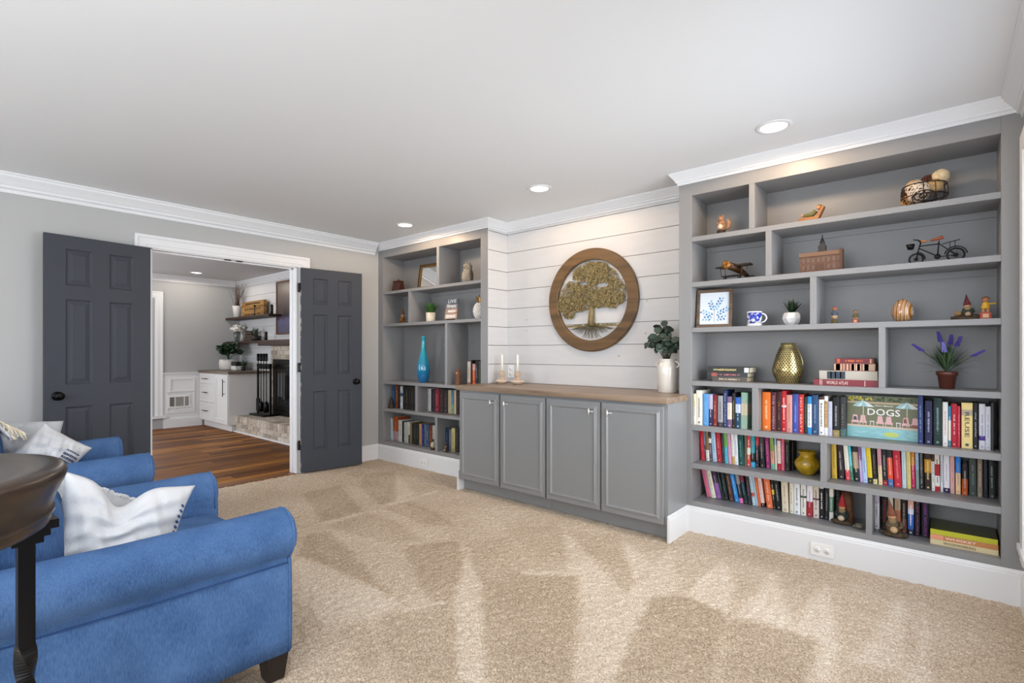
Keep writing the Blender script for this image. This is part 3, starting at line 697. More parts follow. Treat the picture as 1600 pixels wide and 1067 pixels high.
q.obj('blossom', mat('dcdad2', .8), e)['kind'] = 'stuff'; st.obj('stem', mat('54604a', .7), e)['kind'] = 'stuff'
e = thing('glass_jar', 'small clear jar beside the white flowers on lower shelf', 'jar', (-8.83, 3.50, 1.379)); q = MB(); q.lathe([(.035, 0), (.035, .09), (.028, .11), (.031, .11), (.031, .10)], 16); q.obj('body', mat('c4c4be', .1, trans=.5), e)
e = thing('wooden_crate', 'dark wooden crate-shaped box at middle of lower shelf', 'box', (-8.74, 3.50, 1.379)); q = MB(); q.box(0, .26, 0, .1, 0, .012)
for z0 in (.014, .062, .11): q.box(0, .26, 0, .008, z0, z0+.04); q.box(0, .26, .092, .1, z0, z0+.04)
q.box(0, .008, .0, .1, 0, .17); q.box(.252, .26, 0, .1, 0, .17); q.obj('slats', wood('2a2018', '4a3c30', 'X'), e)
e = pot('dark pot of spiky succulent on lower shelf near mantel', 'plant', (-8.36, 3.51, 1.379), [(.05, 0), (.065, .08), (.056, .08), (.04, .02)], mat('241c16', .6), 'potted_succulent')
soil(e, .056, .07); r = random.Random(6); q = MB()
for i in range(26):
    a = r.uniform(0, 2*PI); t_ = r.uniform(.2, 1.1); leafblade(q, (0, 0, .075), (math.cos(a)*math.sin(t_), math.sin(a)*math.sin(t_)*.6, math.cos(t_)), r.uniform(.10, .16), .016, droop=.2)
q.obj('leaves', mat('5a6a58', .6), e)['kind'] = 'stuff'
# counter of the next room
e = pot('white round planter with large dark green leaves on counter', 'plant', (-9.04, 3.36, .903), [(.10, 0), (.135, .03), (.14, .12), (.13, .175), (.118, .175), (.12, .05), (.09, .02)], mat('cfccc6', .6, bump=.2, bscale=50), 'leafy_plant')
soil(e, .118, .15); r = random.Random(8); q = MB(); lf = 0
for i in range(16):
    a = i*2.4; t_ = r.uniform(.15, 1.1); h = r.uniform(.08, .26); c = Vector((math.cos(a)*math.sin(t_)*.26, math.sin(a)*math.sin(t_)*.12, .15+h)); q.tube([(0, 0, .14), (c.x*.3, c.y*.3, .15+h*.6), c], .005, 5)
    for k in range(3):
        f = MB(); aa = a+(k-1)*.9; leafblade(f, c, (math.cos(aa), math.sin(aa)*.6, .45), .13, .10, droop=.6, twist=.9*(k-1)+.5, seg=4); f.obj('leaf', mat('1f3a20', .45), e)
q.obj('stem', mat('3a5230', .6), e)
e = thing('speaker_box', 'small black and white device on counter by the planter', 'speaker', (-8.80, 3.40, .903)); q = MB(); q.box(-.09, .09, -.06, .06, .07, .14); q.obj('top', mat('101010', .5), e, bev=.015, seg=4); q = MB(); q.box(-.085, .085, -.066, .055, 0, .075); q.obj('base', mat('d0d0cc', .5), e, bev=.02, seg=4)
e = pot('little dark pot holding a sprig beside the small device', 'plant', (-8.60, 3.42, .903), [(.03, 0), (.04, .06), (.034, .06), (.025, .01)], mat('1a1512', .5), 'small_plant')
q = MB(); r = random.Random(12)
for i in range(20):
    a = r.uniform(0, 6.28); t_ = r.uniform(.1, .9); leafblade(q, (0, 0, .05), (math.cos(a)*math.sin(t_), math.sin(a)*math.sin(t_), math.cos(t_)), r.uniform(.08, .15), .02, droop=.4)
q.obj('leaves', mat('3a4a30', .6), e)['kind'] = 'stuff'
# fireplace tools
e = thing('fireplace_tools', 'black rectangular fireplace tool set standing on the hearth', 'fireplace tools', (-8.10, 3.43, .244))
q = MB(); q.box(-.02, .46, -.12, .10, 0, .022); q.box(.0, .028, -.012, .012, .022, .78); q.box(.43, .458, -.012, .012, .022, .78); q.box(.0, .458, -.012, .012, .70, .78); q.obj('stand', BLACK, e, bev=.002)
for i, (hx, kind) in enumerate(((.09, 0), (.19, 1), (.28, 2), (.37, 1))):
    q = MB(); q.tube([(hx, -.03, .12), (hx, -.03, .84)], .006, 6); q.lathe([(.018, .82), (.02, .83), (.02, .93), (.001, .935)], 10, (hx, -.03, 0))
    if kind == 0: q.box(hx-.05, hx+.05, -.04, -.02, .06, .25)
    if kind == 1: q.lathe([(.02, .05), (.04, .06), (.035, .18), (.008, .22)], 10, (hx, -.03, 0))
    if kind == 2: q.tube([(hx, -.03, .14), (hx+.03, -.03, .10), (hx+.0, -.03, .06)], .007, 6)
    q.obj(('shovel', 'brush', 'poker', 'brush')[i], BLACK, e)

# ================================================================ ARMCHAIRS
def fabric(c1, c2, key):
    m = mat(c1, .9, key=key); nt = m.node_tree; b = nt.nodes['Principled BSDF']; L = nt.links
    b.inputs['Sheen Weight'].default_value = .0; b.inputs['Specular IOR Level'].default_value = .08
    tc = nt.nodes.new('ShaderNodeTexCoord'); mp = nt.nodes.new('ShaderNodeMapping'); mp.inputs['Scale'].default_value = (340, 340, 60); L.new(tc.outputs['Object'], mp.inputs[0])
    n = nt.nodes.new('ShaderNodeTexNoise'); n.inputs['Scale'].default_value = 1; n.inputs['Detail'].default_value = 3; L.new(mp.outputs[0], n.inputs['Vector'])
    n2 = nt.nodes.new('ShaderNodeTexNoise'); n2.inputs['Scale'].default_value = 7; n2.inputs['Detail'].default_value = 4; L.new(tc.outputs['Object'], n2.inputs['Vector'])
    a = nt.nodes.new('ShaderNodeMath'); a.operation = 'ADD'; L.new(n.outputs['Fac'], a.inputs[0]); L.new(n2.outputs['Fac'], a.inputs[1])
    r = nt.nodes.new('ShaderNodeValToRGB'); mr = nt.nodes.new('ShaderNodeMapRange'); mr.inputs[1].default_value = .65; mr.inputs[2].default_value = 1.35; L.new(a.outputs[0], mr.inputs[0]); L.new(mr.outputs[0], r.inputs[0])
    r.color_ramp.elements[0].color = lin(c1); r.color_ramp.elements[1].color = lin(c2); L.new(r.outputs[0], b.inputs['Base Color'])
    bp = nt.nodes.new('ShaderNodeBump'); bp.inputs['Strength'].default_value = .25; bp.inputs['Distance'].default_value = .002; L.new(n.outputs['Fac'], bp.inputs['Height']); L.new(bp.outputs[0], b.inputs['Normal'])
    return m
BLUE = fabric('34517c', '5878a6', 'fab_blue')
def softblock(x0, x1, y0, y1, z0, z1, bulge=.03, n=14, rd=.05, wr=.004, seed=0):
    """upholstered block: rounded box with bulging faces"""
    rr = np.random.default_rng(seed); mb = MB(); c = Vector(((x0+x1)/2, (y0+y1)/2, (z0+z1)/2)); h = Vector(((x1-x0)/2, (y1-y0)/2, (z1-z0)/2))
    ph = rr.uniform(0, 6, 6)
    def P(u, v, w_):
        # superellipsoid-like rounding
        p = Vector((u*h.x, v*h.y, w_*h.z)); q = Vector((max(-h.x+rd, min(h.x-rd, p.x)), max(-h.y+rd, min(h.y-rd, p.y)), max(-min(h.z*.98, 9)+min(rd, h.z*.9), min(h.z-min(rd, h.z*.9), p.z))))
        d = p-q
        if d.length > 1e-9: p = q+d.normalized()*min(rd, h.z*.9) if d.length > 0 else p
        k = bulge*(1-u*u)*(1-v*v); p.z += k*w_; k2 = bulge*.5*(1-u*u)*(1-w_*w_); p.y += k2*v
        p += Vector((0, 0, 1))*wr*math.sin(9*p.x+ph[0]+4*p.y)*w_ + Vector((0, 1, 0))*wr*math.sin(8*p.x+ph[1]+7*p.z)
        return c+p
    g = [-1+2*i/n for i in range(n+1)]
    for ax in range(3):
        for sgn in (-1, 1):
            vs_ = []
            for a in g:
                for b_ in g:
                    t = [0, 0, 0]; t[ax] = sgn; t[(ax+1) % 3] = a; t[(ax+2) % 3] = b_; vs_.append(P(*t))
            fs = []
            for i in range(n):
                for j in range(n):
                    f = (i*(n+1)+j, (i+1)*(n+1)+j, (i+1)*(n+1)+j+1, i*(n+1)+j+1); fs.append(f if sgn > 0 else f[::-1])
            mb.add(vs_, fs, 0, True)
    return mb
def weld(o, d=.0006):
    import bmesh
    bm = bmesh.new(); bm.from_mesh(o.data); bmesh.ops.remove_doubles(bm, verts=bm.verts, dist=d); bmesh.ops.recalc_face_normals(bm, faces=bm.faces); bm.to_mesh(o.data); bm.free(); return o
def armchair(label, loc, rotz):
    """origin at the centre of the floor footprint's back edge; faces +Y; inner seat 0.66 wide"""
    e = thing('armchair', label, 'armchair', loc, rotz, 'pair of blue rolled-arm armchairs')
    for s in (-1, 1):
        q = MB()
        # section (across outwards from the seat side, z)
        R_ = .095; cx, cz = .087, .526
        sec = [(.0, .10), (.0, .30), (.0, .455)]
        for i in range(17):
            a = math.radians(205-i*(205+62)/16); sec.append((cx+R_*math.cos(a)*1.0, cz+R_*math.sin(a)))
        sec += [(.140, .428), (.146, .36), (.148, .25), (.146, .16), (.142, .10)]
        ys = [-.06, -.03, .0]+[.05+i*.0605 for i in range(14)]+[.875, .895, .908, .916, .918]; k = len(sec); vs_ = []
        r_ = random.Random(int(s+5)); ph = r_.uniform(0, 6)
        for j, y in enumerate(ys):
            t = (y+.06)/.98; endr = max(0, (y-.875)/.043); ins = .030*(1-math.sqrt(max(0, 1-endr**2)))+(.02*max(0, -y/.06))
            for i, (a, zz_) in enumerate(sec):
                ac, zc = .075, .40
                up = .010*math.sin(PI*t)*(-1 if zz_ > .5 else 0)
                w_ = .0035*math.sin(7*y+ph+zz_*5)+.0025*math.sin(23*y+zz_*11+ph)
                px = a+(w_ if a > .05 else 0); d = Vector((px-ac, zz_-(.52 if zz_ > .45 else zz_)))
                dl = d.length or 1; px -= d.x/dl*ins; pz = zz_+up-d.y/dl*ins
                if zz_ <= .11: pz = zz_
                vs_.append((s*(.33+px), y, pz))
        q.add(vs_, [(j*k+i, j*k+(i+1) % k, (j+1)*k+(i+1) % k, (j+1)*k+i) for j in range(len(ys)-1) for i in range(k)], 0, True)
        q.add([vs_[i] for i in range(k)], [tuple(range(k))]); q.add([vs_[(len(ys)-1)*k+i] for i in range(k)], [tuple(range(k))])
        a_ = weld(q.obj('arm', BLUE, e)); 
        w_ = MB(); j = len(ys)-4; w_.tube([Vector(vs_[j*k+i])+Vector((0, .004, 0)) for i in range(2, k)], .0042, 6); w_.obj('piping', BLUE, a_)
        w2 = MB(); w2.tube([(s*(.33+.1435), y, .428+.0015*math.sin(9*y)) for y in [(-.05+i*.047) for i in range(21)]], .0032, 6); w2.obj('seam', mat('27497c', .9), a_)
    q = softblock(-.325, .325, .02, .885, .10, .315, .0, 8, .03); weld(q.obj('seat_base', BLUE, e))
    q = softblock(-.328, .328, .16, .905, .312, .455, .028, 18, .055, seed=3); weld(q.obj('seat_cushion', BLUE, e))
    q = softblock(-.385, .385, -.08, .12, .10, .76, .012, 16, .07, seed=4); weld(q.obj('back', BLUE, e))
    q = softblock(-.325, .325, .10, .30, .45, .80, .03, 20, .09, wr=.012, seed=6); weld(q.obj('back_cushion', BLUE, e))
    FT = mat('1a1210', .35)
    for fx, fy in ((-.42, .86), (.42, .86), (-.40, -.01), (.40, -.01)):
        q = MB(); a = .042; b_ = .030; q.frustum([(fx-b_, fy-b_, 0), (fx+b_, fy-b_, 0), (fx+b_, fy+b_, 0), (fx-b_, fy+b_, 0)], [(fx-a, fy-a, .105), (fx+a, fy-a, .105), (fx+a, fy+a, .105), (fx-a, fy+a, .105)]); fixn(q.obj('foot', FT, e, bev=.002))
    return e
armchair('blue armchair nearest the camera, with rolled arms and white pillow', (-2.343, .012, 0), math.radians(-2.2))
armchair('blue armchair farther from the camera, before the left grey door', (-3.965, -.01, 0), math.radians(-2.2))
PW = mat('d4d5d8', .9, bump=.25, bscale=240, var=.02, vscale=5); PG = mat('bfc3c8', .95, bump=.6, bscale=160, var=.05, vscale=30)
def pillow(label, center, M, W, H, T, m, dip=0., ears=.06, seed=0, name='throw_pillow', panels=None, n=40):
    """M columns: width dir, height dir, face normal"""
    e = thing(name, label, 'pillow', center); r_ = np.random.default_rng(seed); ph = r_.uniform(0, 6, 8); q = MB()
    def P(u, v, s):
        t = max(0, (1-abs(u)**2.6))**.55*max(0, (1-abs(v)**2.6))**.55
        x = u*W/2*(1-ears*(1-v*v)); y = v*H/2*(1-ears*1.4*(1-u*u)) - (dip*math.exp(-((u+.12)/.30)**2)*max(0, (v+1)/2)**1.5)
        z_ = s*T/2*t*(1-.55*math.exp(-((u+.12)/.25)**2)*(1 if dip else 0)*max(0, (v+.4)/1.4))
        wr = (.006*math.sin(11*u+6*v+ph[0])+.006*math.sin(5*u-15*v+ph[1])+.003*math.sin(27*u+9*v+ph[2])+.007*math.sin(6*math.atan2(v+.9, u+1.0)*3+ph[3])*max(0, 1-math.hypot(u+.3, v-.1)*1.1))*t
        return M @ Vector((x, y, z_+wr))
    for s in (-1, 1):
        vs_ = [P(-1+2*i/n, -1+2*j/n, s) for i in range(n+1) for j in range(n+1)]
        fs = [(i*(n+1)+j, (i+1)*(n+1)+j, (i+1)*(n+1)+j+1, i*(n+1)+j+1) for i in range(n) for j in range(n)]
        q.add(vs_, fs if s > 0 else [f[::-1] for f in fs], 0, True)
    o = weld(q.obj('cover', m, e)); return e, P
def basis(wd, hd):
    a = Vector(wd).normalized(); b_ = Vector(hd); b_ = (b_-a*b_.dot(a)).normalized(); c = a.cross(b_); return Matrix(((a.x, b_.x, c.x), (a.y, b_.y, c.y), (a.z, b_.z, c.z)))
e, P = pillow('grey-white knitted cushion with frayed edge, behind the crumpled white pillow', (-2.29, .365, .60), basis((.02, .33, -.21), (-.12, .5, .85)), .36, .26, .11, PG, ears=.03, seed=5)
q = MB(); r = random.Random(31)
for i in range(90):
    u = -1+2*i/89; p = P(u, 1, 1); q.ball((p.x+r.uniform(-.006, .006), p.y, p.z+r.uniform(-.002, .008)), .0075, seg=6, rings=4)
q.obj('frayed_edge', PW, e)['kind'] = 'stuff'
e, P = pillow('crumpled white pillow with blue print on the nearest blue armchair', (-2.13, .450, .612), basis((.04, .316, -.095), (-.2, .08, 1)), .38, .31, .16, PW, dip=.075, ears=.10, seed=2)
q = MB()
for i in range(7):
    v = .55-i*.12; a, b_ = P(.88, v, 1), P(.93, v-.05, 1); q.tube([a+Vector((.002, 0, 0)), b_+Vector((.002, 0, 0))], .0035, 5)
q.obj('blue_print', mat('30507c', .8), e)
e, P = pillow('white pillow with small navy lettering on the farther blue armchair', (-3.86, .49, .615), basis((.12, .72, -.60), (-.12, .55, .8)), .27, .27, .14, PW, dip=.0, ears=.05, seed=9)
q = MB(); r = random.Random(3)
for row in range(4):
    u = .30
    while u < .86:
        k = r.uniform(.03, .08); v = .52-row*.15; hh = .10 if row else .05
        vs_ = [P(u, v, 1), P(u+k*.7, v, 1), P(u+k*.7, v-hh, 1), P(u, v-hh, 1)]; q.add([p_+Vector((.003, -.001, .001)) for p_ in vs_], [(0, 1, 2, 3)]); u += k
q.obj('navy_print', mat('24385c', .8), e)
pillow('pale grey cushion lying flat behind the lettered pillow on far armchair', (-4.06, .33, .645), basis((.2, 1, -.1), (-.5, .2, 1)), .46, .36, .15, PG, ears=.04, seed=12)
# throw with fringe over the back of the farther chair
e = thing('throw_blanket', 'cream throw blanket with shaggy fringe draped over the farther armchair back', 'blanket', (-3.93, .10, .86)); q = MB(); n = 16; vs_ = []
for i in range(n+1):
    for j in range(n+1):
        u, v = i/n, j/n; s_ = v*.52-.14
        y = -.10+ (s_ if s_ < .28 else .28+(s_-.28)*.5); zz_ = .012 + (0 if s_ < .20 else -(s_-.20)*.85) + .008*math.sin(9*u+5*v)
        vs_.append((-.16+.44*u, y, zz_+.03))
q.add(vs_, [(i*(n+1)+j, (i+1)*(n+1)+j, (i+1)*(n+1)+j+1, i*(n+1)+j+1) for i in range(n) for j in range(n)], 0, True)
o = q.obj('cloth', PW, e); sm_ = o.modifiers.new('s', 'SOLIDIFY'); sm_.thickness = .012
q = MB(); r = random.Random(5)
for i in range(150):
    u = i/149; b0 = Vector(vs_[min(int(u*n), n)*(n+1)+n-2]) if r.random() < .5 else Vector((.28, -.24+r.uniform(0, .5), .03-.0))
    if b0.x > .27: b0.z = .045-max(0, (b0.y-.1))*.75
    else: b0.x = -.16+.44*u
    q.tube([b0, b0+Vector((r.uniform(.0, .03), .02, -.015)), b0+Vector((r.uniform(.01, .05), r.uniform(.02, .05), -.055))], [.005, .005, .003], 4)
q.obj('fringe', mat('d8cdb8', .95), e)['kind'] = 'stuff'
# white domed pouffe between the chairs
e = thing('round_stool', 'white domed stool top with dark crystal knob between the two armchairs', 'stool', (-3.13, .66, 0)); q = MB()
q.lathe([(.13, 0), (.15, .03), (.16, .20), (.17, .40), (.175, .425), (.165, .45), (.12, .475), (.05, .487), (.001, .488)], 32); q.obj('cover', mat('d2cec6', .85, bump=.2, bscale=120), e)
q = MB(); q.ball((.0, 0, .508), .026, .026, .022, 8, 5); o = q.obj('knob', mat('3a3034', .15, metal=.5), e)
for p in o.data.polygons: p.use_smooth = False
q = MB(); q.tube([(-.03, -.03, .486), (-.015, -.02, .497), (0, 0, .490)], .006, 6); q.tube([(.03, .03, .486), (.015, .02, .497), (0, 0, .490)], .006, 6); q.obj('knob_ring', mat('b8a898', .3, metal=.8), e)
# pedestal table in the foreground
e = thing('pedestal_table', 'round dark wood plant table on twisted black iron legs, lower left', 'table', (-1.294, -.072, 0))
TW = wood('15110f', '3c2c20', 'X', .9, .30)
q = MB(); q.lathe([(.001, .985), (.19, .985), (.205, .990), (.235, .997), (.255, .993), (.261, .984), (.258, .972), (.246, .945), (.240, .925), (.243, .918), (.243, .912), (.236, .908), (.238, .900), (.236, .893), (.228, .888), (.001, .888)], 72); q.obj('tabletop', TW, e)
IR = mat('1b1b1d', .32, metal=.7)
def twisted(a, rad):
    c, s = math.cos(a), math.sin(a); q = MB(); n = 150; hw = .0125; vs_ = []
    for i in range(n+1):
        z_ = .86*i/n; tw = 0 if z_ > .66 or z_ < .1 else (.66-z_)*2*PI/.30
        for k in range(4):
            aa = a+PI/4+k*PI/2+tw; vs_.append((c*rad+hw*1.35*math.cos(aa), s*rad+hw*1.35*math.sin(aa), z_))
    q.add(vs_, [(i*4+k, i*4+(k+1) % 4, (i+1)*4+(k+1) % 4, (i+1)*4+k) for i in range(n) for k in range(4)]); q.add(vs_[:4], [(3, 2, 1, 0)])
    M = Matrix.Translation((c*rad, s*rad, 0)) @ Matrix.Rotation(a, 4, 'Z')
    for z0, z1, w_ in ((.872, .888, .040), (.858, .872, .030), (.845, .858, .022)): q.box(-w_, w_, -w_, w_, z0, z1, M=M)
    q.obj('leg', IR, e)
for k in range(4): twisted(math.radians(93+90*k), .205)
for k in range(4):
    a = math.radians(45+90*k); q = MB(); M = Matrix.Translation((math.cos(a)*.205, math.sin(a)*.205, 0)) @ Matrix.Rotation(a, 4, 'Z'); q.box(-.010, .010, -.010, .010, 0, .888, M=M); q.obj('upright', IR, e)
for z_ in (.12,):
    q = MB(); q.tube([(math.cos(t)*.205, math.sin(t)*.205, z_) for t in [i*2*PI/40 for i in range(40)]], .009, 8, closed=True); q.obj('ring', IR, e)
# ================================================================ WALL ART AND WORKTOP THINGS
e = thing('tree_wall_art', 'round wooden ring framing a bronze metal tree, on shiplap', 'wall art', (-2.245, YS-.001, 1.632))
RI, RO = .335, .428
q = MB(); seg = 96; prof = [(RI, -.002), (RI, -.030), (RI+.006, -.036), (RO-.008, -.036), (RO, -.030), (RO, -.002)]; vs_ = []
for i in range(seg):
    a = 2*PI*i/seg
    for r_, y in prof: vs_.append((r_*math.cos(a), y, r_*math.sin(a)))
k = len(prof); q.add(vs_, [(i*k+j, i*k+(j+1) % k, ((i+1) % seg)*k+(j+1) % k, ((i+1) % seg)*k+j) for i in range(seg) for j in range(k)])
m = wood('46331b', '735633', 'X', .55, .5); fixn(q.obj('ring_frame', m, e))
BZ = mat('847650', .5, metal=.35, bump=.4, bscale=90, var=.3, vscale=38); BD = mat('5e5640', .5, metal=.4)
r = random.Random(21); blobs = [(-.20, .02, .125), (-.26, -.02, .075), (-.15, .10, .10), (-.05, .20, .105), (.06, .21, .10), (.15, .15, .10), (.22, .06, .095), (.13, .04, .105), (.03, .09, .12), (-.07, .08, .09), (.20, -.01, .07), (-.22, -.08, .07), (-.13, -.02, .08), (.0, .255, .06), (.26, .0, .045), (.07, -.0, .07), (.1, .24, .06), (-.12, .22, .06)]
holes = [(-.075, .145, .045, .018), (.105, .115, .060, .022), (-.155, .17, .025, .02), (-.06, .03, .02, .02)]
q = MB(); cnt = 0
while cnt < 3800:
    bx_, bz_, br = r.choice(blobs); a = r.uniform(0, 2*PI); rr = br*math.sqrt(r.random()); x = bx_+rr*math.cos(a); z = bz_+rr*math.sin(a)
    if x*x+z*z > (RI+.005)**2: continue
    if any(((x-hx)/ha)**2+((z-hz)/hb)**2 < 1 for hx, hz, ha, hb in holes): continue
    y = -.018-r.uniform(0, .010); aa = r.uniform(0, 2*PI); s_ = r.uniform(.009, .015); c, sn = math.cos(aa)*s_, math.sin(aa)*s_
    tz = r.uniform(-.004, .004)
    q.add([(x-c, y, z-sn), (x-sn*.6, y-.003+tz, z+c*.6), (x+c, y-.001, z+sn), (x+sn*.6, y-.003-tz, z-c*.6)], [(0, 1, 2, 3)]); cnt += 1
o = q.obj('foliage', BZ, e); o['kind'] = 'stuff'
q = MB()
def br_(pts, r0, r1):
    n = len(pts); q.tube([(x, -.020, z) for x, z in pts], [r0+(r1-r0)*i/(n-1) for i in range(n)], 6)
br_([(0, -.215), (.0, -.16), (.002, -.10), (.005, -.05)], .034, .022)
for s_ in ([(.0, -.06), (-.05, -.075), (-.10, -.035), (-.15, -.03)], [(-.02, -.05), (-.05, -.0), (-.08, .05)], [(.005, -.06), (.01, .0), (.0, .09)], [(.01, -.06), (.05, -.03), (.08, .03)],
           [(.02, -.06), (.07, -.035), (.13, .005), (.19, .015)], [(.02, -.055), (.08, -.05), (.10, -.035)], [(0, -.06), (-.03, .01), (-.02, .08)], [(.05, -.045), (.12, -.02), (.2, -.0)]): br_(s_, .011, .004)
q.obj('trunk', BZ, e); q = MB()
for i in range(150):
    x = r.uniform(-.27, .27); lim = math.sqrt(max(0, RI**2-x*x)); h = r.uniform(.006, .022)*(1.3-abs(x)*2.5); z = -.213
    if abs(x) < lim: q.add([(x-.010, -.016, z-.006), (x+.010, -.018, z-.004), (x+r.uniform(-.008, .008), -.02, z+h)], [(0, 1, 2)])
q.box(-.262, .262, -.020, -.016, -.222, -.210); q.obj('grass', BZ, e)['kind'] = 'stuff'
q = MB()
for i in range(25):
    t = -1+2*i/24; x0 = t*.05; pts = [(x0, -.215)]; x, z = x0, -.215
    ex = t*.21; ez = -math.sqrt(max(.001, (RI-.005)**2-ex*ex))*(.97 if abs(t) < .5 else .9+.0*t); ez = max(ez, -.325)
    if abs(t) > .75: ez = -.24-.04*(1-abs(t))
    for j in range(1, 6):
        f = j/5; pts.append((x0+(ex-x0)*f**.8+r.uniform(-.007, .007), -.215+(ez+.215)*f))
    br_(pts, .0042, .0018)
q.obj('roots', BD, e)

CER = mat('b9a48f', .75, var=.12, vscale=40, bump=.3, bscale=60); WAX = mat('efece0', .5)
def candlestick(label, x, y):
    e = thing('candlestick', label, 'candlestick', (x, y, .911), 0, 'pair of ceramic candlesticks'); q = MB()
    q.lathe([(.034, 0), (.040, .004), (.054, .016), (.058, .026), (.050, .038), (.030, .046), (.022, .055), (.020, .064), (.026, .074), (.029, .084), (.028, .108), (.022, .116), (.018, .112), (.001, .110)], 28); q.obj('holder', CER, e)
    q = MB()
    for k in range(22):
        a = 2*PI*k/22; q.ball((math.cos(a)*.0535, math.sin(a)*.0535, .0285), .0062, seg=6, rings=4)
    q.obj('beads', mat('e6e0d8', .6), e)
    q = MB(); q.lathe([(.0105, .109), (.0095, .20), (.0075, .262), (.002, .266), (.001, .272)], 14); q.obj('candle', WAX, e)
candlestick('left one of two stone-coloured candlesticks with white tapers, on worktop', -3.082, 3.47)
candlestick('right one of two stone-coloured candlesticks with white tapers, on worktop', -2.915, 3.49)
e = thing('milk_jug', 'white glazed ceramic jug with two small handles, holding eucalyptus', 'jug', (-1.523, 3.50, .911)); q = MB(); JG = mat('e4dfd6', .12, coat=.6)
q.lathe([(.064, 0), (.070, .004), (.0705, .175), (.066, .196), (.057, .208), (.055, .222), (.062, .236), (.062, .240), (.056, .240), (.050, .222), (.050, .03), (.001, .02)], 40); q.obj('body', JG, e)
for s in (-1, 1):
    q = MB(); q.tube([(s*(.055+.030*math.sin(t)), 0, .196+.022*math.cos(t)*1.0+.005) for t in [PI*i/10 for i in range(11)]], .007, 8); q.obj('handle', JG, e)
e2 = thing('eucalyptus_bunch', 'bunch of dark green eucalyptus leaves standing in the white jug', 'plant', (-1.523, 3.50, 1.10)); r = random.Random(14)
LM = [mat('22342a', .55), mat('34463a', .55), mat('1a281e', .5), mat('64786a', .6)]; q = MB()
for i in range(19):
    a = i*2.4+.4; t_ = .10+.62*(i % 5)/4; ln = r.uniform(.14, .30)
    d = Vector((math.cos(a)*math.sin(t_)-.10, math.sin(a)*math.sin(t_)*.8, math.cos(t_))); pts = [Vector((0, 0, 0))+d*ln*f+Vector((0, 0, .05*math.sin(f*PI))) for f in (0, .35, .7, 1)]
    q.tube(pts, .0028, 5)
    for j in range(9):
        f = .38+.62*j/8; c = pts[0].lerp(pts[-1], f)+Vector((0, 0, .05*math.sin(f*PI))); aa = j*1.7+i; rad = r.uniform(.019, .030)
        nrm = Vector((math.cos(aa)*.8, math.sin(aa)*.8-.5, r.uniform(.1, .9))).normalized(); u = nrm.cross(Vector((0, 0, 1))).normalized(); v = nrm.cross(u)
        off = Vector((math.cos(aa), math.sin(aa), .25))*rad*.9; f_ = MB(); cc = c+off; f_.add([cc+nrm*.003]+[cc+(u*math.cos(w_)*1.0+v*math.sin(w_)*.85)*rad for w_ in [2*PI*k/10 for k in range(10)]], [(0, 1+k, 1+(k+1) % 10) for k in range(10)], 0, True)
        f_.obj('leaf', LM[(i+j) % 3 if r.random() < .85 else 3], e2)
q.obj('stem', mat('4a4a34', .7), e2)

# ================================================================ ORNAMENTS, RIGHT BOOKCASE
def simple(name, label, cat, loc, rz=0, group=None): return thing(name, label, cat, loc, rz, group)
TAN, BRN, DBR, SKN = mat('b0805c', .7, var=.15, vscale=60), mat('6e4628', .65, var=.2, vscale=50), mat('3a2a1e', .75, var=.25, vscale=40), mat('c8946c', .7)
# squirrel
e = simple('animal_figurine', 'small brown animal figurine with pale round belly sitting on a stump', 'figurine', (-1.148, 3.50, 1.975))
q = MB(); q.lathe([(.030, 0), (.032, .008), (.026, .032), (.028, .036), (.001, .037)], 18); q.obj('stump', DBR, e)
q = MB(); q.ball((0, 0, .070), .026, .022, .036); q.ball((0, -.006, .112), .019, .018, .018); q.ball((.0, -.024, .108), .008, .010, .007, 8, 6)
for s in (-1, 1): q.ball((s*.011, .0, .131), .006, .004, .010, 8, 6); q.ball((s*.018, -.016, .080), .007, .014, .007, 8, 6)
q.obj('body', TAN, e); q = MB(); q.ball((0, -.022, .060), .017, .012, .018); q.obj('belly', mat('dcc8a8', .7), e)
q = MB(); q.tube([(.02, .012, .045), (.042, .012, .055), (.046, .010, .085), (.034, .008, .105), (.030, .006, .092)], [.008, .013, .014, .011, .004], 8); q.obj('tail', TAN, e)
# recliner
e = simple('reclining_figurine', 'carved wooden figurine of a person lying back in a small boat-shaped seat', 'figurine', (-.619, 3.50, 1.975))
q = MB(); q.prism([(-.068, .0), (.03, .0), (.070, .088), (.062, .094), (.022, .034), (-.052, .036), (-.068, .028)], -.024, .024); q.obj('seat', wood('8a5426', 'b47a40', 'X', 3), e, bev=.003)
q = MB(); q.tube([(-.045, 0, .043), (-.02, 0, .052), (.0, 0, .050), (.025, 0, .070)], [.009, .012, .015, .013], 10); q.obj('body', mat('6c6a3a', .7), e)
q = MB(); q.ball((.038, -.002, .088), .014, .013, .014); q.tube([(-.045, -.012, .044), (-.052, -.012, .056)], .006, 6); q.obj('head', SKN, e); q = MB(); q.ball((.041, .0, .096), .014, .014, .010); q.obj('hat', mat('8a7434', .7), e)
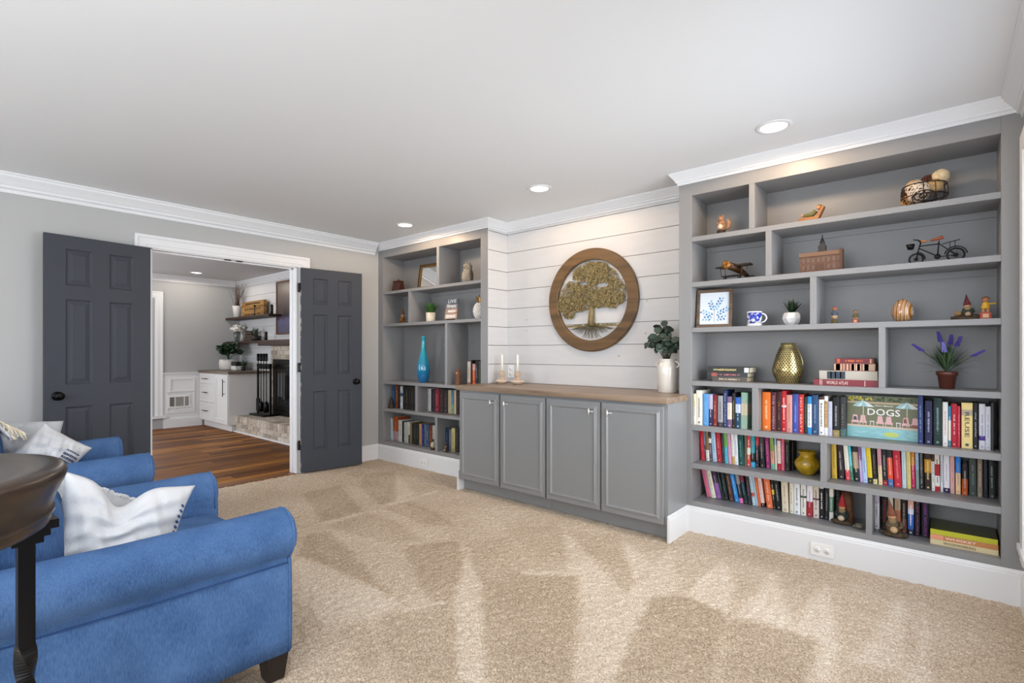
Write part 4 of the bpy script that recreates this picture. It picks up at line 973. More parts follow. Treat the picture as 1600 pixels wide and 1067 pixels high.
# basket with balls
e = simple('wire_bowl', 'brown wire bowl on the top shelf holding rattan balls', 'bowl', (-.094, 3.535, 1.975))
q = MB()
for k in range(12):
    a = 2*PI*k/12; q.tube([(math.cos(a)*r_, math.sin(a)*r_, z_) for r_, z_ in ((.05, .003), (.088, .03), (.100, .07), (.098, .105), (.094, .12))], .0022, 5)
for r_, z_ in ((.05, .003), (.099, .06), (.094, .12)): q.tube([(math.cos(t)*r_, math.sin(t)*r_, z_) for t in [i*2*PI/36 for i in range(36)]], .003, 6, closed=True)
q.tube([(.0+.05*math.cos(t)*(1-t/14), -.092-.004, .045+.035*math.sin(t)*(1-t/14)) for t in [i*.45 for i in range(30)]], .003, 5)
q.obj('wire', mat('2e1e18', .5, metal=.4), e)
def rball(label, c, rad, hexc, woven, seed):
    e = thing('rattan_ball', label, 'decorative ball', c, 0, 'decorative balls in the wire bowl'); r = random.Random(seed)
    q = MB(); q.ball((0, 0, 0), rad*(.80 if woven else .97), seg=18, rings=12); q.obj('core', mat('5a4030' if woven else hexc, .85, var=.2, vscale=60), e)
    q = MB()
    for i in range(16 if woven else 9):
        n_ = Vector((r.uniform(-1, 1), r.uniform(-1, 1), r.uniform(-1, 1))).normalized(); u = n_.orthogonal().normalized(); v = n_.cross(u)
        off = n_*rad*r.uniform(-.35, .35); rr = math.sqrt(max(1e-4, rad**2-off.length**2)); q.tube([off+(u*math.cos(t)+v*math.sin(t))*rr*.98 for t in [k*2*PI/22 for k in range(22)]], rad*.055, 5, closed=True)
    q.obj('strands', mat(hexc, .8, var=.15, vscale=80), e)
B0 = Vector((-.094, 3.535, 1.975))
for lab, c, rad, hx, wv, sd in (('large pale woven rattan ball at the front of the wire bowl', (-.025, -.045, .085), .054, 'e0cdb8', 1, 1), ('smooth beige ball at upper left of the wire bowl', (-.040, .035, .128), .043, 'c0a47c', 0, 2),
        ('cream chequered ball perched highest, right of the wire bowl', (.068, .02, .162), .038, 'dcc8a0', 0, 3), ('tan ball at the right inside the wire bowl', (.045, -.03, .105), .036, 'b89868', 0, 4),
        ('honey-coloured woven ball at lower left of the wire bowl', (-.070, .0, .052), .030, 'c8945c', 1, 5), ('dark brown woven ball at top middle of the wire bowl', (.018, .035, .150), .036, '5a3020', 1, 6), ('dark brown woven ball at left edge of the wire bowl', (-.070, .045, .100), .032, '4a2a1c', 1, 7)):
    rball(lab, B0+Vector(c), rad, hx, wv, sd)
# model biplane
e = simple('model_plane', 'brown vintage model biplane ornament on the second shelf', 'model plane', (-1.06, 3.50, 1.67), math.radians(-14))
PM = wood('1e140e', '3c281a', 'X', 2, .4); GM = mat('9a6a30', .3, metal=.7)
q = MB(); M = Matrix.Rotation(PI/2, 4, 'X'); q.tube([(-.02, -.06, .098), (0, 0, .085), (.03, .055, .05), (.05, .085, .028)], [.024, .026, .016, .006], 12); q.obj('fuselage', mat('4a3018', .4, metal=.3), e)
q = MB(); q.lathe([(.001, -.006), (.027, -.004), (.029, .008), (.022, .012)], 16, (-.022, -.062, .100), M=M); q.obj('engine', GM, e)
q = MB(); q.prism([(-.12, -.035), (.12, -.035), (.105, .03), (-.105, .03)], .090, .099, plane='XY'); q.box(-.118, .118, -.036, -.030, .088, .100); q.obj('upper_wing', PM, e); q = MB(); q.prism([(-.08, -.03), (.08, -.03), (.07, .02), (-.07, .02)], .030, .035, plane='XY'); q.obj('lower_wing', PM, e)
q = MB()
for sx in (-.085, -.055, .055, .085): q.tube([(sx, -.02, .032), (sx*1.12, -.02, .093)], .0025, 5)
for sx in (-.05, .05): q.tube([(sx, -.03, .03), (sx, -.035, .014)], .003, 5)
q.obj('struts', mat('6a5034', .4, metal=.5), e)
for s in (-1, 1): q = MB(); q.lathe([(.001, -.004), (.014, -.004), (.014, .004), (.001, .004)], 14, (s*.05, -.035, .0142), M=Matrix.Rotation(PI/2, 4, 'Y')); q.obj('wheel', mat('1a1614', .5), e)
q = MB()
for k in range(3): a = k*2*PI/3+.3; q.box(-.022+(-.004), -.022+.004, -.074, -.072, .100, .100) if 0 else q.tube([(-.022, -.074, .100), (-.022+.028*math.cos(a), -.074, .100+.028*math.sin(a))], [.004, .002], 5)
q.obj('propeller', GM, e)
q = MB(); q.prism([(.02, .07), (.085, .07), (.08, .10), (.02, .10)], .028, .032, plane='XY'); q.obj('tail_wing', PM, e)
# brick building model with tower figurine
e = simple('model_building', 'brown brick model of a long flat-roofed two-storey building', 'model building', (-.571, 3.50, 1.67))
MBk = mat('6c4e40', .75, var=.2, vscale=90, bump=.3, bscale=160)
q = MB(); q.box(-.105, .105, -.03, .03, 0, .108); q.obj('body', MBk, e); q = MB(); q.box(-.109, .109, -.034, .034, .1, .123); q.obj('cornice', mat('7c5e48', .7), e)
q = MB(); q.box(.098, .112, -.036, .036, 0, .131); q.obj('end_pier', mat('5c4234', .8), e)
for i in range(8):
    for z0 in (.022, .064):
        if abs(i-3.5) < 1 and z0 < .03: continue
        q = MB(); x_ = -.093+i*.0262; q.box(x_, x_+.013, -.0318, -.0298, z0, z0+.024); q.obj('window', mat('6e5a4c', .5), e)
q = MB(); q.box(-.016, .016, -.034, -.03, 0, .05); q.obj('door_surround', mat('5e4436', .7), e)
e = simple('tower_figurine', 'dark metal tower figurine with spire standing on the brick building model', 'figurine', (-.563, 3.50, 1.7935))
TM = mat('3a3634', .5, metal=.4); q = MB(); q.box(-.026, .026, -.022, .022, 0, .006); q.box(-.019, .019, -.018, .018, .006, .040); q.box(-.012, .012, -.012, .012, .040, .054); q.obj('base', TM, e, bev=.001)
q = MB(); q.lathe([(.012, .052), (.013, .060), (.009, .068), (.007, .078), (.003, .086), (.003, .094), (.001, .106)], 8); q.obj('spire', TM, e)
# bicycle
e = simple('model_bicycle', 'small black metal model bicycle with brown saddle and front basket', 'model bicycle', (-.033, 3.50, 1.67))
def wheel(cx, rad, spokes):
    q = MB(); q.tube([(cx+rad*math.cos(t), 0, rad+.001+.0+(rad)*math.sin(t)*.98) for t in [i*2*PI/32 for i in range(32)]], .0046, 6, closed=True)
    for k in range(spokes): a = PI*k/spokes; q.tube([(cx-rad*math.cos(a), 0, rad+rad*math.sin(a)), (cx+rad*math.cos(a), 0, rad-rad*math.sin(a))], .0012, 4)
    q.lathe([(.001, -.003), (rad*.28, -.003), (rad*.28, .003), (.001, .003)], 12, (cx, 0, rad), M=Matrix.Rotation(PI/2, 4, 'X')); q.obj('wheel', BLACK, e)
wheel(-.093, .029, 7); wheel(.068, .034, 9)
q = MB()
for pts, r_ in (([(-.093, 0, .030), (-.078, 0, .10), (-.074, 0, .112)], .0032), ([(-.076, 0, .098), (.0, 0, .100)], .003), ([(-.080, 0, .086), (-.02, 0, .046), (-.005, 0, .032)], .003), ([(-.005, 0, .032), (.0, 0, .100), (.002, 0, .115)], .003),
                ([(-.005, 0, .032), (.068, 0, .034)], .0025), ([(.002, 0, .10), (.068, 0, .036)], .0025), ([(.015, 0, .098), (.085, 0, .112)], .0022), ([(.045, 0, .104), (.045, 0, .07)], .0015), ([(.065, 0, .108), (.065, 0, .07)], .0015)): q.tube(pts, r_, 6)
q.tube([(.068+.045*math.cos(t), 0, .034+.045*math.sin(t)) for t in [.1+i*.22 for i in range(14)]], .003, 5); q.tube([(-.093+.037*math.cos(t), 0, .029+.037*math.sin(t)) for t in [-.1+i*.18 for i in range(10)]], .003, 5)
q.ball((-.005, 0, .034), .014, .006, .014, 10, 8); q.obj('frame', BLACK, e)
q = MB(); q.tube([(-.105, -.02, .132), (-.085, -.012, .130), (-.075, 0, .122), (-.070, .012, .126), (-.085, .028, .130)], .003, 6); q.tube([(-.075, 0, .11), (-.075, 0, .124)], .003, 6); q.obj('handlebar', BLACK, e)
q = MB(); q.tube([(-.072, -.010, .120), (-.05, -.012, .121)], [.006, .007], 8); q.obj('grip', mat('b07030', .5), e); q = MB(); q.tube([(-.035, 0, .121), (.005, 0, .130), (.018, 0, .133)], [.004, .010, .010], 8); q.obj('saddle', mat('8a4420', .4), e)
q = MB(); q.lathe([(.013, .084), (.020, .112), (.018, .112), (.012, .086)], 12, (-.117, 0, 0)); q.obj('basket', BLACK, e)
# botanical print
e = simple('framed_print', 'brown framed botanical print of blue leafy sprig, leaning in the bookcase', 'picture', (-1.186, 3.47, 1.365), math.radians(0)); e.rotation_euler = (math.radians(-8), 0, math.radians(8))
q = MB(); W, H, F = .226, .258, .020
for a0, a1, c0, c1 in ((-W/2, W/2, 0, F), (-W/2, W/2, H-F, H), (-W/2, -W/2+F, F, H-F), (W/2-F, W/2, F, H-F)): q.box(a0, a1, -.012, .008, c0, c1)
q.obj('frame', wood('4a3828', '6e5844', 'X', 2), e, bev=.002); q = MB(); q.box(-W/2+F, W/2-F, -.002, .004, F, H-F); q.obj('paper', mat('d8dee6', .6), e)
r = random.Random(17); q = MB()
def lf2(x, z, a, ln, wd, y=-.0026): c, s = math.cos(a), math.sin(a); q.add([(x, y, z), (x+c*ln*.5-s*wd, y, z+s*ln*.5+c*wd), (x+c*ln, y, z+s*ln), (x+c*ln*.5+s*wd, y, z+s*ln*.5-c*wd)], [(0, 1, 2, 3)], r.choice((0, 0, 1)))
for bx_, bz_, a, n in ((-.003, .10, 1.9, 7), (.0, .11, 1.1, 9), (0, .075, 2.7, 8), (.0, .08, .5, 9), (.0, .06, 3.1, 6), (.0, .055, .15, 6)):
    for i in range(n):
        d = .012+i*.010; x, z = bx_+math.cos(a)*d, bz_+math.sin(a)*d; lf2(x, z, a+(.8 if i % 2 else -.8), .024, .006)
q.obj('leaves', [mat('3f7ab0', .7), mat('7ab0d0', .7)], e); q = MB(); q.box(-.0012, .0012, -.0028, -.0024, .035, .12); q.obj('stem', mat('7a6a60', .7), e)
# mug
e = simple('mug', 'white mug with blue transferware pattern on the right bookcase', 'mug', (-.935, 3.48, 1.364)); MU = mat('e2e4ea', .15, coat=.5, key='mug')
nt = MU.node_tree; bs = nt.nodes['Principled BSDF']; tc = nt.nodes.new('ShaderNodeTexCoord'); n = nt.nodes.new('ShaderNodeTexNoise'); n.inputs['Scale'].default_value = 42; n.inputs['Detail'].default_value = 5; nt.links.new(tc.outputs['Object'], n.inputs['Vector'])
rp = nt.nodes.new('ShaderNodeValToRGB'); nt.links.new(n.outputs['Fac'], rp.inputs[0]); rp.color_ramp.elements[0].position = .48; rp.color_ramp.elements[0].color = lin('2238a8'); rp.color_ramp.elements[1].position = .54; rp.color_ramp.elements[1].color = lin('e2e4ea')
nt.links.new(rp.outputs[0], bs.inputs['Base Color']); MW = mat('e6e7ec', .15, coat=.5)
q = MB(); q.lathe([(.042, 0), (.044, .003), (.044, .017)], 32, mi=1); q.lathe([(.044, .017), (.044, .086)], 32, mi=0); q.lathe([(.044, .086), (.045, .094), (.041, .094), (.040, .01), (.001, .008)], 32, mi=1); q.obj('cup', [MU, MW], e)
q = MB(); q.tube([(.042+.030*math.sin(t), -.004, .052+.028*math.cos(t)) for t in [PI*i/10 for i in range(11)]], .0048, 8); q.obj('handle', MW, e)
# succulent in geometric pot
e = simple('potted_succulent', 'dark spiky succulent in white faceted pot on the right bookcase', 'plant', (-.726, 3.50, 1.364)); q = MB(); vs_ = []; seg = 16; pr = [(.028, 0), (.043, .018), (.050, .042), (.047, .066), (.038, .078)]
for j, (r_, z_) in enumerate(pr):
    for k in range(seg): a = 2*PI*(k+.5*(j % 2))/seg; rq = r_*(1.05 if k % 2 else .96); vs_.append((rq*math.cos(a), rq*math.sin(a), z_))
fs = []
for j in range(len(pr)-1):
    for k in range(seg):
        k2 = (k+1) % seg
        fs += ([(j*seg+k, j*seg+k2, (j+1)*seg+k), (j*seg+k2, (j+1)*seg+k2, (j+1)*seg+k)] if j % 2 == 0 else [(j*seg+k, j*seg+k2, (j+1)*seg+k2), (j*seg+k, (j+1)*seg+k2, (j+1)*seg+k)])
q.add(vs_, fs+[tuple(reversed(range(seg)))]); q.obj('pot', mat('dcdcde', .45), e); soil(e, .038, .072); r = random.Random(3)
for i in range(30):
    a = i*2.4; t_ = .08+.9*(i/30); q = MB(); leafblade(q, (0, 0, .070), (math.cos(a)*math.sin(t_), math.sin(a)*math.sin(t_), math.cos(t_)), r.uniform(.075, .10), .012, droop=-.1); q.obj('leaf', mat('1e3a1c', .5), e)
# figurines on the third shelf
def kid(label, loc, hexb, hexh, hexc, h, loc2=None, block=None, ball=None, arm=False):
    e = simple('child_figurine', label, 'figurine', loc); k = h/.12; q = MB()
    if block: q.box(-.021*k, .021*k, -.018*k, .018*k, 0, .034*k); o = q.obj('block', mat(block, .6), e, bev=.002); q = MB(); q.box(-.011*k, .011*k, -.0188*k, -.0182*k, .008*k, .027*k); q.obj('block_face', mat('d8a888', .6), o); z0 = .034*k; q = MB()
    else: q.lathe([(.018*k, 0), (.02*k, .006*k), (.017*k, .03*k), (.001, .031*k)], 12); q.obj('stump', mat('5a5030', .8), e); z0 = .03*k; q = MB()
    if ball: q.ball((0, -.002, z0+.017*k), .018*k, .016*k, .017*k); q.obj('ball', mat(ball, .6), e); z0 += .026*k; q = MB()
    else:
        for s in (-1, 1): q.tube([(s*.008*k, 0, z0), (s*.008*k, 0, z0+.022*k)], .006*k, 8)
        q.obj('legs', SKN, e); z0 += .018*k; q = MB()
    q.lathe([(.017*k, 0), (.018*k, .006*k), (.011*k, .03*k), (.004*k, .034*k)], 14, (0, 0, z0))
    if arm: q.tube([(.006*k, -.004, z0+.024*k), (.022*k, -.010, z0+.022*k), (.038*k, -.012, z0+.025*k)], .004*k, 6)
    else:
        for s in (-1, 1): q.tube([(s*.010*k, 0, z0+.027*k), (s*.020*k, -.008*k, z0+.010*k)], .005*k, 6)
    q.obj('body', mat(hexb, .7), e); q = MB(); q.ball((0, -.001, z0+.044*k), .013*k, .012*k, .013*k); q.ball((0, -.013*k, z0+.042*k), .003*k, .003*k, .003*k, 6, 4); q.obj('head', mat(hexc, .7), e)
    q = MB(); q.ball((0, .002, z0+.049*k), .0145*k, .014*k, .011*k, 12, 8); q.obj('hair', mat(hexh, .8), e); return e
kid('little figurine with reddish cap and blue top sitting on pale ball', (-.498, 3.48, 1.364), '4a5264', '8a4434', 'a86e50', .105, ball='b89878')
kid('small green-clad figurine sitting on a red letter block', (-.396, 3.48, 1.364), '5a5838', '4a3424', 'a87a54', .080, block='a84838')
kid('yellow-dressed child figurine holding out a tray on an orange block', (.148, 3.50, 1.364), 'c89a30', '7a4a2c', 'b07850', .125, block='a8442c', arm=True)
e = simple('glass_egg', 'round swirled amber and white art glass ornament', 'ornament', (-.185, 3.50, 1.364)); G = mat('b87830', .08, coat=1, key='swirl')
nt = G.node_tree; bs = nt.nodes['Principled BSDF']; tc = nt.nodes.new('ShaderNodeTexCoord'); wv = nt.nodes.new('ShaderNodeTexWave'); wv.inputs['Scale'].default_value = 11; wv.inputs['Distortion'].default_value = 9; wv.inputs['Detail'].default_value = 1; wv.inputs['Detail Scale'].default_value = .7
mp = nt.nodes.new('ShaderNodeMapping'); mp.inputs['Scale'].default_value = (1.4, 1.4, .5); nt.links.new(tc.outputs['Object'], mp.inputs[0]); nt.links.new(mp.outputs[0], wv.inputs['Vector'])
rp = nt.nodes.new('ShaderNodeValToRGB'); nt.links.new(wv.outputs['Fac'], rp.inputs[0])
for i, (p, c) in enumerate(((.0, '8a5418'), (.35, 'b87c2c'), (.5, 'e0d4c4'), (.62, '6a4a30'), (.8, 'c8b8a8'), (1., 'a86e20'))):
    el = rp.color_ramp.elements[i] if i < 2 else rp.color_ramp.elements.new(p)
    el.position = p; el.color = lin(c)
nt.links.new(rp.outputs[0], bs.inputs['Base Color']); q = MB(); q.lathe([(.022, 0), (.040, .014), (.051, .045), (.048, .075), (.034, .105), (.016, .122), (.001, .126)], 32); q.obj('glass', G, e)
# gnomes
def gnome(label, loc, h, hat, coat, rz=0, ball='c8a888', base='4a3a28', lean=0., wide=1.25, log=False):
    e = simple('gnome_figurine', label, 'gnome figurine', loc, rz); k = h/.2; q = MB()
    q.ball((0, 0, .014*k), .052*k*wide, .034*k, .018*k, 14, 6); q.ball((.030*k, .008*k, .014*k), .030*k, .024*k, .016*k, 10, 6); q.ball((-.032*k, .0, .012*k), .026*k, .022*k, .014*k, 10, 6)
    vs0 = [(x, y, max(z, 0)) for x, y, z in q.v]; q.v = vs0; q.obj('base', mat(base, .85, var=.3, vscale=60, bump=.6, bscale=90), e)
    q = MB(); q.lathe([(.026*k, 0), (.032*k, .02*k), (.026*k, .055*k), (.012*k, .075*k), (.001, .078*k)], 14, (lean*.3, 0, .022*k)); q.obj('body', mat(coat, .8, var=.2, vscale=80), e)
    q = MB(); q.ball((lean*.5, -.004*k, .108*k), .019*k, .018*k, .018*k, 12, 8); q.ball((lean*.5, -.024*k, .106*k), .007*k, .007*k, .006*k, 8, 6); q.obj('face', SKN, e)
    q = MB(); q.lathe([(.001, .058*k), (.012*k, .066*k), (.019*k, .085*k), (.019*k, .1*k)], 12, (lean*.4, -.010*k, 0)); q.obj('beard', mat('8a7454', .9, bump=.6, bscale=120), e)
    q = MB(); pts = [(lean*(.5+.5*t), .004*k*t, (.112+.086*t)*k) for t in (0, .12, .3, .6, .85, 1)]; q.tube(pts, [.023*k, .022*k, .017*k, .010*k, .004*k, .001], 14); q.obj('hat', mat(hat, .8), e)
    q = MB(); q.tube([(-.024*k, -.002, .085*k), (-.032*k, -.018*k, .06*k), (-.014*k, -.028*k, .055*k)], [.009*k, .008*k, .007*k], 8); q.tube([(.024*k, -.002, .085*k), (.032*k, -.018*k, .06*k), (.014*k, -.028*k, .055*k)], [.009*k, .008*k, .007*k], 8); q.obj('arms', mat(coat, .8), e)
    if ball: q = MB(); q.ball((-.002*k, -.030*k, .044*k), .018*k, .016*k, .017*k, 14, 10); q.obj('ball', mat(ball, .7), e)
    return e
e = gnome('gnome figurine in dark red hat leaning on a log beside a mushroom shape', (.083, 3.50, 1.364), .135, '5c1c28', '2c3424', ball='a88870', lean=-.008)
q = MB(); q.tube([(-.068, 0, .010), (-.03, 0, .014), (.03, 0, .016), (.05, 0, .012)], [.009, .013, .015, .010], 10); q.obj('log', DBR, e); q = MB(); q.ball((-.040, -.006, .034), .016, .014, .013, 12, 8); q.obj('mushroom_cap', mat('8a6a44', .8), e)
e = gnome('gnome figurine with bright red hat beside a brown tree trunk', (-.463, 3.50, .20), .185, 'a02428', '26302a', ball='c8b49c')
q = MB(); q.tube([(.030, .020, .0), (.036, .018, .06), (.030, .016, .13), (.020, .016, .190)], [.026, .020, .022, .026], 12); q.obj('trunk', mat('5c3a22', .85, var=.3, vscale=40, bump=.6, bscale=60), e)
e = simple('turtle_figurine', 'small flat grey-brown stone-like figurine beside the red-hatted gnome', 'figurine', (-.378, 3.47, .20)); q = MB(); q.ball((0, 0, .016), .024, .022, .016, 12, 8); q.ball((-.020, -.012, .014), .010, .010, .008, 8, 6); q.v = [(a, b_, max(0, c)) for a, b_, c in q.v]; q.obj('body', mat('6a6658', .8, var=.3, vscale=60, bump=.5), e)
gnome('brown gnome figurine with crooked pointed hat in front of bottom right books', (-.215, 3.445, .20), .200, '7c4a34', '5a4a34', ball='b89874', lean=-.026, wide=1.0)
# gold lantern
e = simple('gold_lantern', 'perforated gold metal lantern with wire handle', 'lantern', (-.754, 3.53, 1.006)); GL = mat('cfbd84', .26, metal=.9); r = random.Random(4)
pr = [(.058, 0), (.062, .006), (.084, .060), (.088, .082), (.086, .095), (.064, .180), (.046, .225), (.040, .235), (.040, .250), (.036, .250), (.036, .236)]
q = MB(); q.lathe(pr, 40); q.obj('body', GL, e)
q = MB()
def lr(z_):
    for (r0, z0), (r1, z1) in zip(pr, pr[1:]):
        if z0 <= z_ <= z1 and z1 > z0: return r0+(r1-r0)*(z_-z0)/(z1-z0)
    return .05
for j in range(19):
    z_ = .012+j*.0112; n_ = 30
    for i in range(n_):
        a = 2*PI*(i+.5*(j % 2))/n_; R0 = lr(z_)+.0013; w_ = .0048*R0/.07; hh = .0044; aa = r.uniform(-.4, .4)
        t = Vector((-math.sin(a), math.cos(a), 0)); c = Vector((R0*math.cos(a), R0*math.sin(a), z_)); up = Vector(((lr(z_+.003)-lr(z_))/.003*math.cos(a), (lr(z_+.003)-lr(z_))/.003*math.sin(a), 1)).normalized()
        q.add([c-t*w_, c-up*hh, c+t*w_, c+up*hh], [(0, 1, 2, 3)])
q.obj('perforations', mat('1c1406', .7), e)['kind'] = 'stuff'
q = MB(); q.tube([(.036, 0, .240), (.050, -.006, .225), (.075, -.02, .175), (.086, -.026, .135), (.088, -.026, .120), (.080, -.028, .116)], .0022, 6); q.obj('handle', GL, e)
# lavender
e = simple('potted_lavender', 'artificial lavender in a brown terracotta pot', 'plant', (.0, 3.55, 1.006)); q = MB(); TC = mat('5a2c20', .35, coat=.3)
q.lathe([(.029, 0), (.031, .002), (.040, .070), (.046, .072), (.047, .092), (.042, .092), (.038, .07), (.001, .07)], 28); q.obj('pot', TC, e); soil(e, .040, .082); r = random.Random(19); q = MB()
tips = [(-.118, -.01, .215, -1.0), (-.030, 0, .270, -.15), (-.012, -.03, .215, 0), (.045, .0, .245, .35), (.118, -.02, .185, 1.0), (.015, .03, .255, .1)]
for tx, ty, tz, an in tips: q.tube([(0, 0, .085), (tx*.4, ty*.4, .085+(tz-.085)*.5), (tx, ty, tz)], .002, 5)
for i in range(260):
    a = r.uniform(0, 6.28); t_ = abs(r.gauss(0, .70)); z0 = r.uniform(.085, .12); d = Vector((math.cos(a)*math.sin(t_)*1.2, math.sin(a)*math.sin(t_)*.6, math.cos(t_))); leafblade(q, Vector((0, 0, z0))+d*r.uniform(0, .05), d, r.uniform(.05, .11), .007, droop=.1, seg=3)
q.obj('foliage', mat('4a6242', .65, var=.25, vscale=60), e)['kind'] = 'stuff'
for tx, ty, tz, an in tips:
    q = MB(); d = Vector((tx, ty, (tz-.085)*.8)).normalized()
    for j in range(9):
        for k in range(5): a = k*1.26+j; c = Vector((tx, ty, tz))+d*(j*.0062-.02); o_ = Vector((math.cos(a), math.sin(a), 0))*(.009-.0006*j); q.ball(c+o_, .0042, seg=5, rings=4)
    q.obj('flower_spike', mat('5448a0' if tx != -.012 else '8a80d0', .7), e)
# yellow vase
e = simple('yellow_pot', 'squat mottled yellow glazed pot beside the middle row of books', 'vase', (-.651, 3.545, .452)); q = MB(); q.lathe([(.034, 0), (.040, .004), (.064, .040), (.070, .064), (.062, .088), (.044, .108), (.040, .118), (.052, .136), (.056, .142), (.050, .140), (.036, .120), (.03, .05), (.001, .03)], 40); q.obj('body', mat('a8860c', .18, coat=.8, var=.35, vscale=28), e)

# ================================================================ ORNAMENTS, LEFT BOOKCASE
e = simple('lidded_box', 'dark red-brown lidded box, top left of the left bookcase', 'box', (-4.66, 3.50, 1.872), .1); q = MB(); q.frustum([(-.062, -.045, 0), (.062, -.045, 0), (.062, .045, 0), (-.062, .045, 0)], [(-.048, -.036, .105), (.048, -.036, .105), (.048, .036, .105), (-.048, .036, .105)]); DB = wood('2c1410', '50261c', 'X', 2); fixn(q.obj('body', DB, e, bev=.006))
q = MB(); q.box(-.052, .052, -.040, .040, .105, .122); q.obj('lid', DB, e, bev=.008); q = MB(); q.ball((0, 0, .130), .014, .012, .010); q.obj('knob', DB, e)
e = simple('framed_mirror', 'small leaning mirror in dark carved frame on the left bookcase', 'mirror', (-4.165, 3.57, 1.8725), 0); e.rotation_euler = (math.radians(-9), 0, math.radians(4))
q = MB(); W, H, F = .46, .285, .034
for a0, a1, c0, c1 in ((-W/2, W/2, 0, F), (-W/2, W/2, H-F, H), (-W/2, -W/2+F, F, H-F), (W/2-F, W/2, F, H-F)): q.box(a0, a1, -.010, .010, c0, c1)
q.obj('frame', mat('4a3620', .45, metal=.3, var=.4, vscale=50, bump=.8, bscale=90), e, bev=.004); q = MB(); q.box(-W/2+F, W/2-F, -.002, .002, F, H-F); q.obj('glass', mat('e8e8e8', .02, metal=1.), e)
q = MB(); q.box(-W/2+F-.004, -W/2+F+.004, -.012, -.009, F-.004, H-F+.004); q.box(-W/2+F, W/2-F, -.012, -.009, H-F-.004, H-F+.003); q.obj('gilt_edge', mat('a08450', .35, metal=.7), e)
e = simple('owl_figurine', 'speckled grey-white owl figurine on top shelf of left bookcase', 'figurine', (-3.56, 3.50, 1.872)); OW = mat('9a9080', .8, var=.45, vscale=70, bump=.5, bscale=80)
q = MB(); q.lathe([(.035, 0), (.052, .015), (.058, .055), (.052, .10), (.040, .130), (.045, .155), (.044, .175), (.025, .192), (.001, .196)], 24); q.obj('body', OW, e)
for s in (-1, 1):
    q = MB(); q.lathe([(.012, 0), (.001, .032)], 8, (s*.030, 0, .180)); q.obj('ear', OW, e); q = MB(); q.ball((s*.016, -.040, .162), .0075, .004, .0075, 10, 6); q.obj('eye', mat('14100c', .2), e)
    q = MB(); q.ball((s*.052, -.004, .075), .012, .028, .052); q.obj('wing', mat('6e6454', .85, var=.4, vscale=60), e)
q = MB(); q.lathe([(.006, 0), (.001, .016)], 6, (0, -.046, .152), M=Matrix.Rotation(PI, 4, 'X')); q.obj('beak', mat('3a3020', .6), e)
gnome('small brown gnome figurine on second shelf of left bookcase', (-4.575, 3.50, 1.514), .175, '5c3a22', '6a4420', ball='8a5c34', base='6a4424', lean=.0, wide=.9)
e = simple('potted_grass', 'green grass tuft in cream cylinder pot on left bookcase', 'plant', (-4.108, 3.50, 1.514)); q = MB(); q.lathe([(.044, 0), (.047, .004), (.050, .098), (.046, .098), (.044, .08), (.001, .08)], 28); q.obj('pot', mat('ddd2c0', .5), e); soil(e, .045, .088); r = random.Random(7); q = MB()
for i in range(150):
    a = r.uniform(0, 6.28); t_ = abs(r.gauss(0, .5)); d = Vector((math.cos(a)*math.sin(t_), math.sin(a)*math.sin(t_), math.cos(t_))); leafblade(q, (math.cos(a)*.02, math.sin(a)*.02, .085), d, r.uniform(.08, .135), .006, droop=.35, seg=4)
q.obj('grass', mat('3c6a28', .6, var=.3, vscale=30), e)['kind'] = 'stuff'
e = simple('easel_sign', 'small tilted wooden sign reading LIVE Simply on a black easel', 'sign', (-3.79, 3.50, 1.514)); e.rotation_euler = (0, 0, math.radians(8))
q = MB(); q.tube([(-.045, -.02, .0), (-.045, .02, .05), (-.03, .05, .10)], .004, 6); q.tube([(.045, -.02, .0), (.045, .02, .05), (.03, .05, .10)], .004, 6); q.tube([(-.05, -.025, .012), (.05, -.025, .012)], .005, 6); q.obj('easel', BLACK, e)
M = Matrix.Translation((0, -.012, .018)) @ Matrix.Rotation(math.radians(-10), 4, 'X'); sl = [('6a6c72', 0), ('7c7e84', 0), ('a88878', 0), ('c0a494', 0)]
for i in range(4):
    q = MB(); z0 = .052*(3-i); q.box(-.075, .075, -.006, .006, z0+.0008, z0+.0512, M=M); bd = q.obj('board', mat(sl[i][0], .75, var=.2, vscale=30, stretch=(.2, 1, 3)), e)
    q = MB(); X = M @ MX((0, -.0068, z0+.026), (1, 0, 0), (0, 0, 1))
    if i == 0: textmb(q, 'LIVE', .105, .036, X)
    elif i == 1: textmb(q, 'Simply', .12, .040, X)
    else: dashmb(q, .115, .034, X, n=6, seed=i)
    q.obj('lettering', mat('eeeeea', .6), bd)
e = simple('pineapple_ornament', 'white ceramic pineapple ornament with gold leaves', 'ornament', (-3.40, 3.50, 1.514)); q = MB()
q.ball((0, 0, .078), .056, .056, .078, 28, 18); q.obj('body', mat('e4e0da', .4), e)
q = MB()
for j in range(9):
    for i in range(13):
        a = 2*PI*(i+.5*(j % 2))/13; ph = -1.15+j*.28; c = Vector((.056*math.cos(ph)*math.cos(a), .056*math.cos(ph)*math.sin(a), .078+.078*math.sin(ph))); q.ball(c, .0085, .0085, .0095, 6, 4)
q.obj('scales', mat('ece8e2', .4), e); 
for i in range(7):
    q = MB(); a = i*.9; t_ = .12+.45*(i % 3)/2; leafblade(q, (0, 0, .150), (math.cos(a)*math.sin(t_), math.sin(a)*math.sin(t_), math.cos(t_)), .07+.025*(i % 2), .018, droop=-.3); q.obj('gold_leaf', mat('b8862c', .3, metal=.8), e)
e = simple('blue_vase', 'tall slender turquoise glass vase in the left bookcase', 'vase', (-4.225, 3.50, .878)); q = MB(); BV = mat('1280a8', .06, coat=1., key='bluevase')
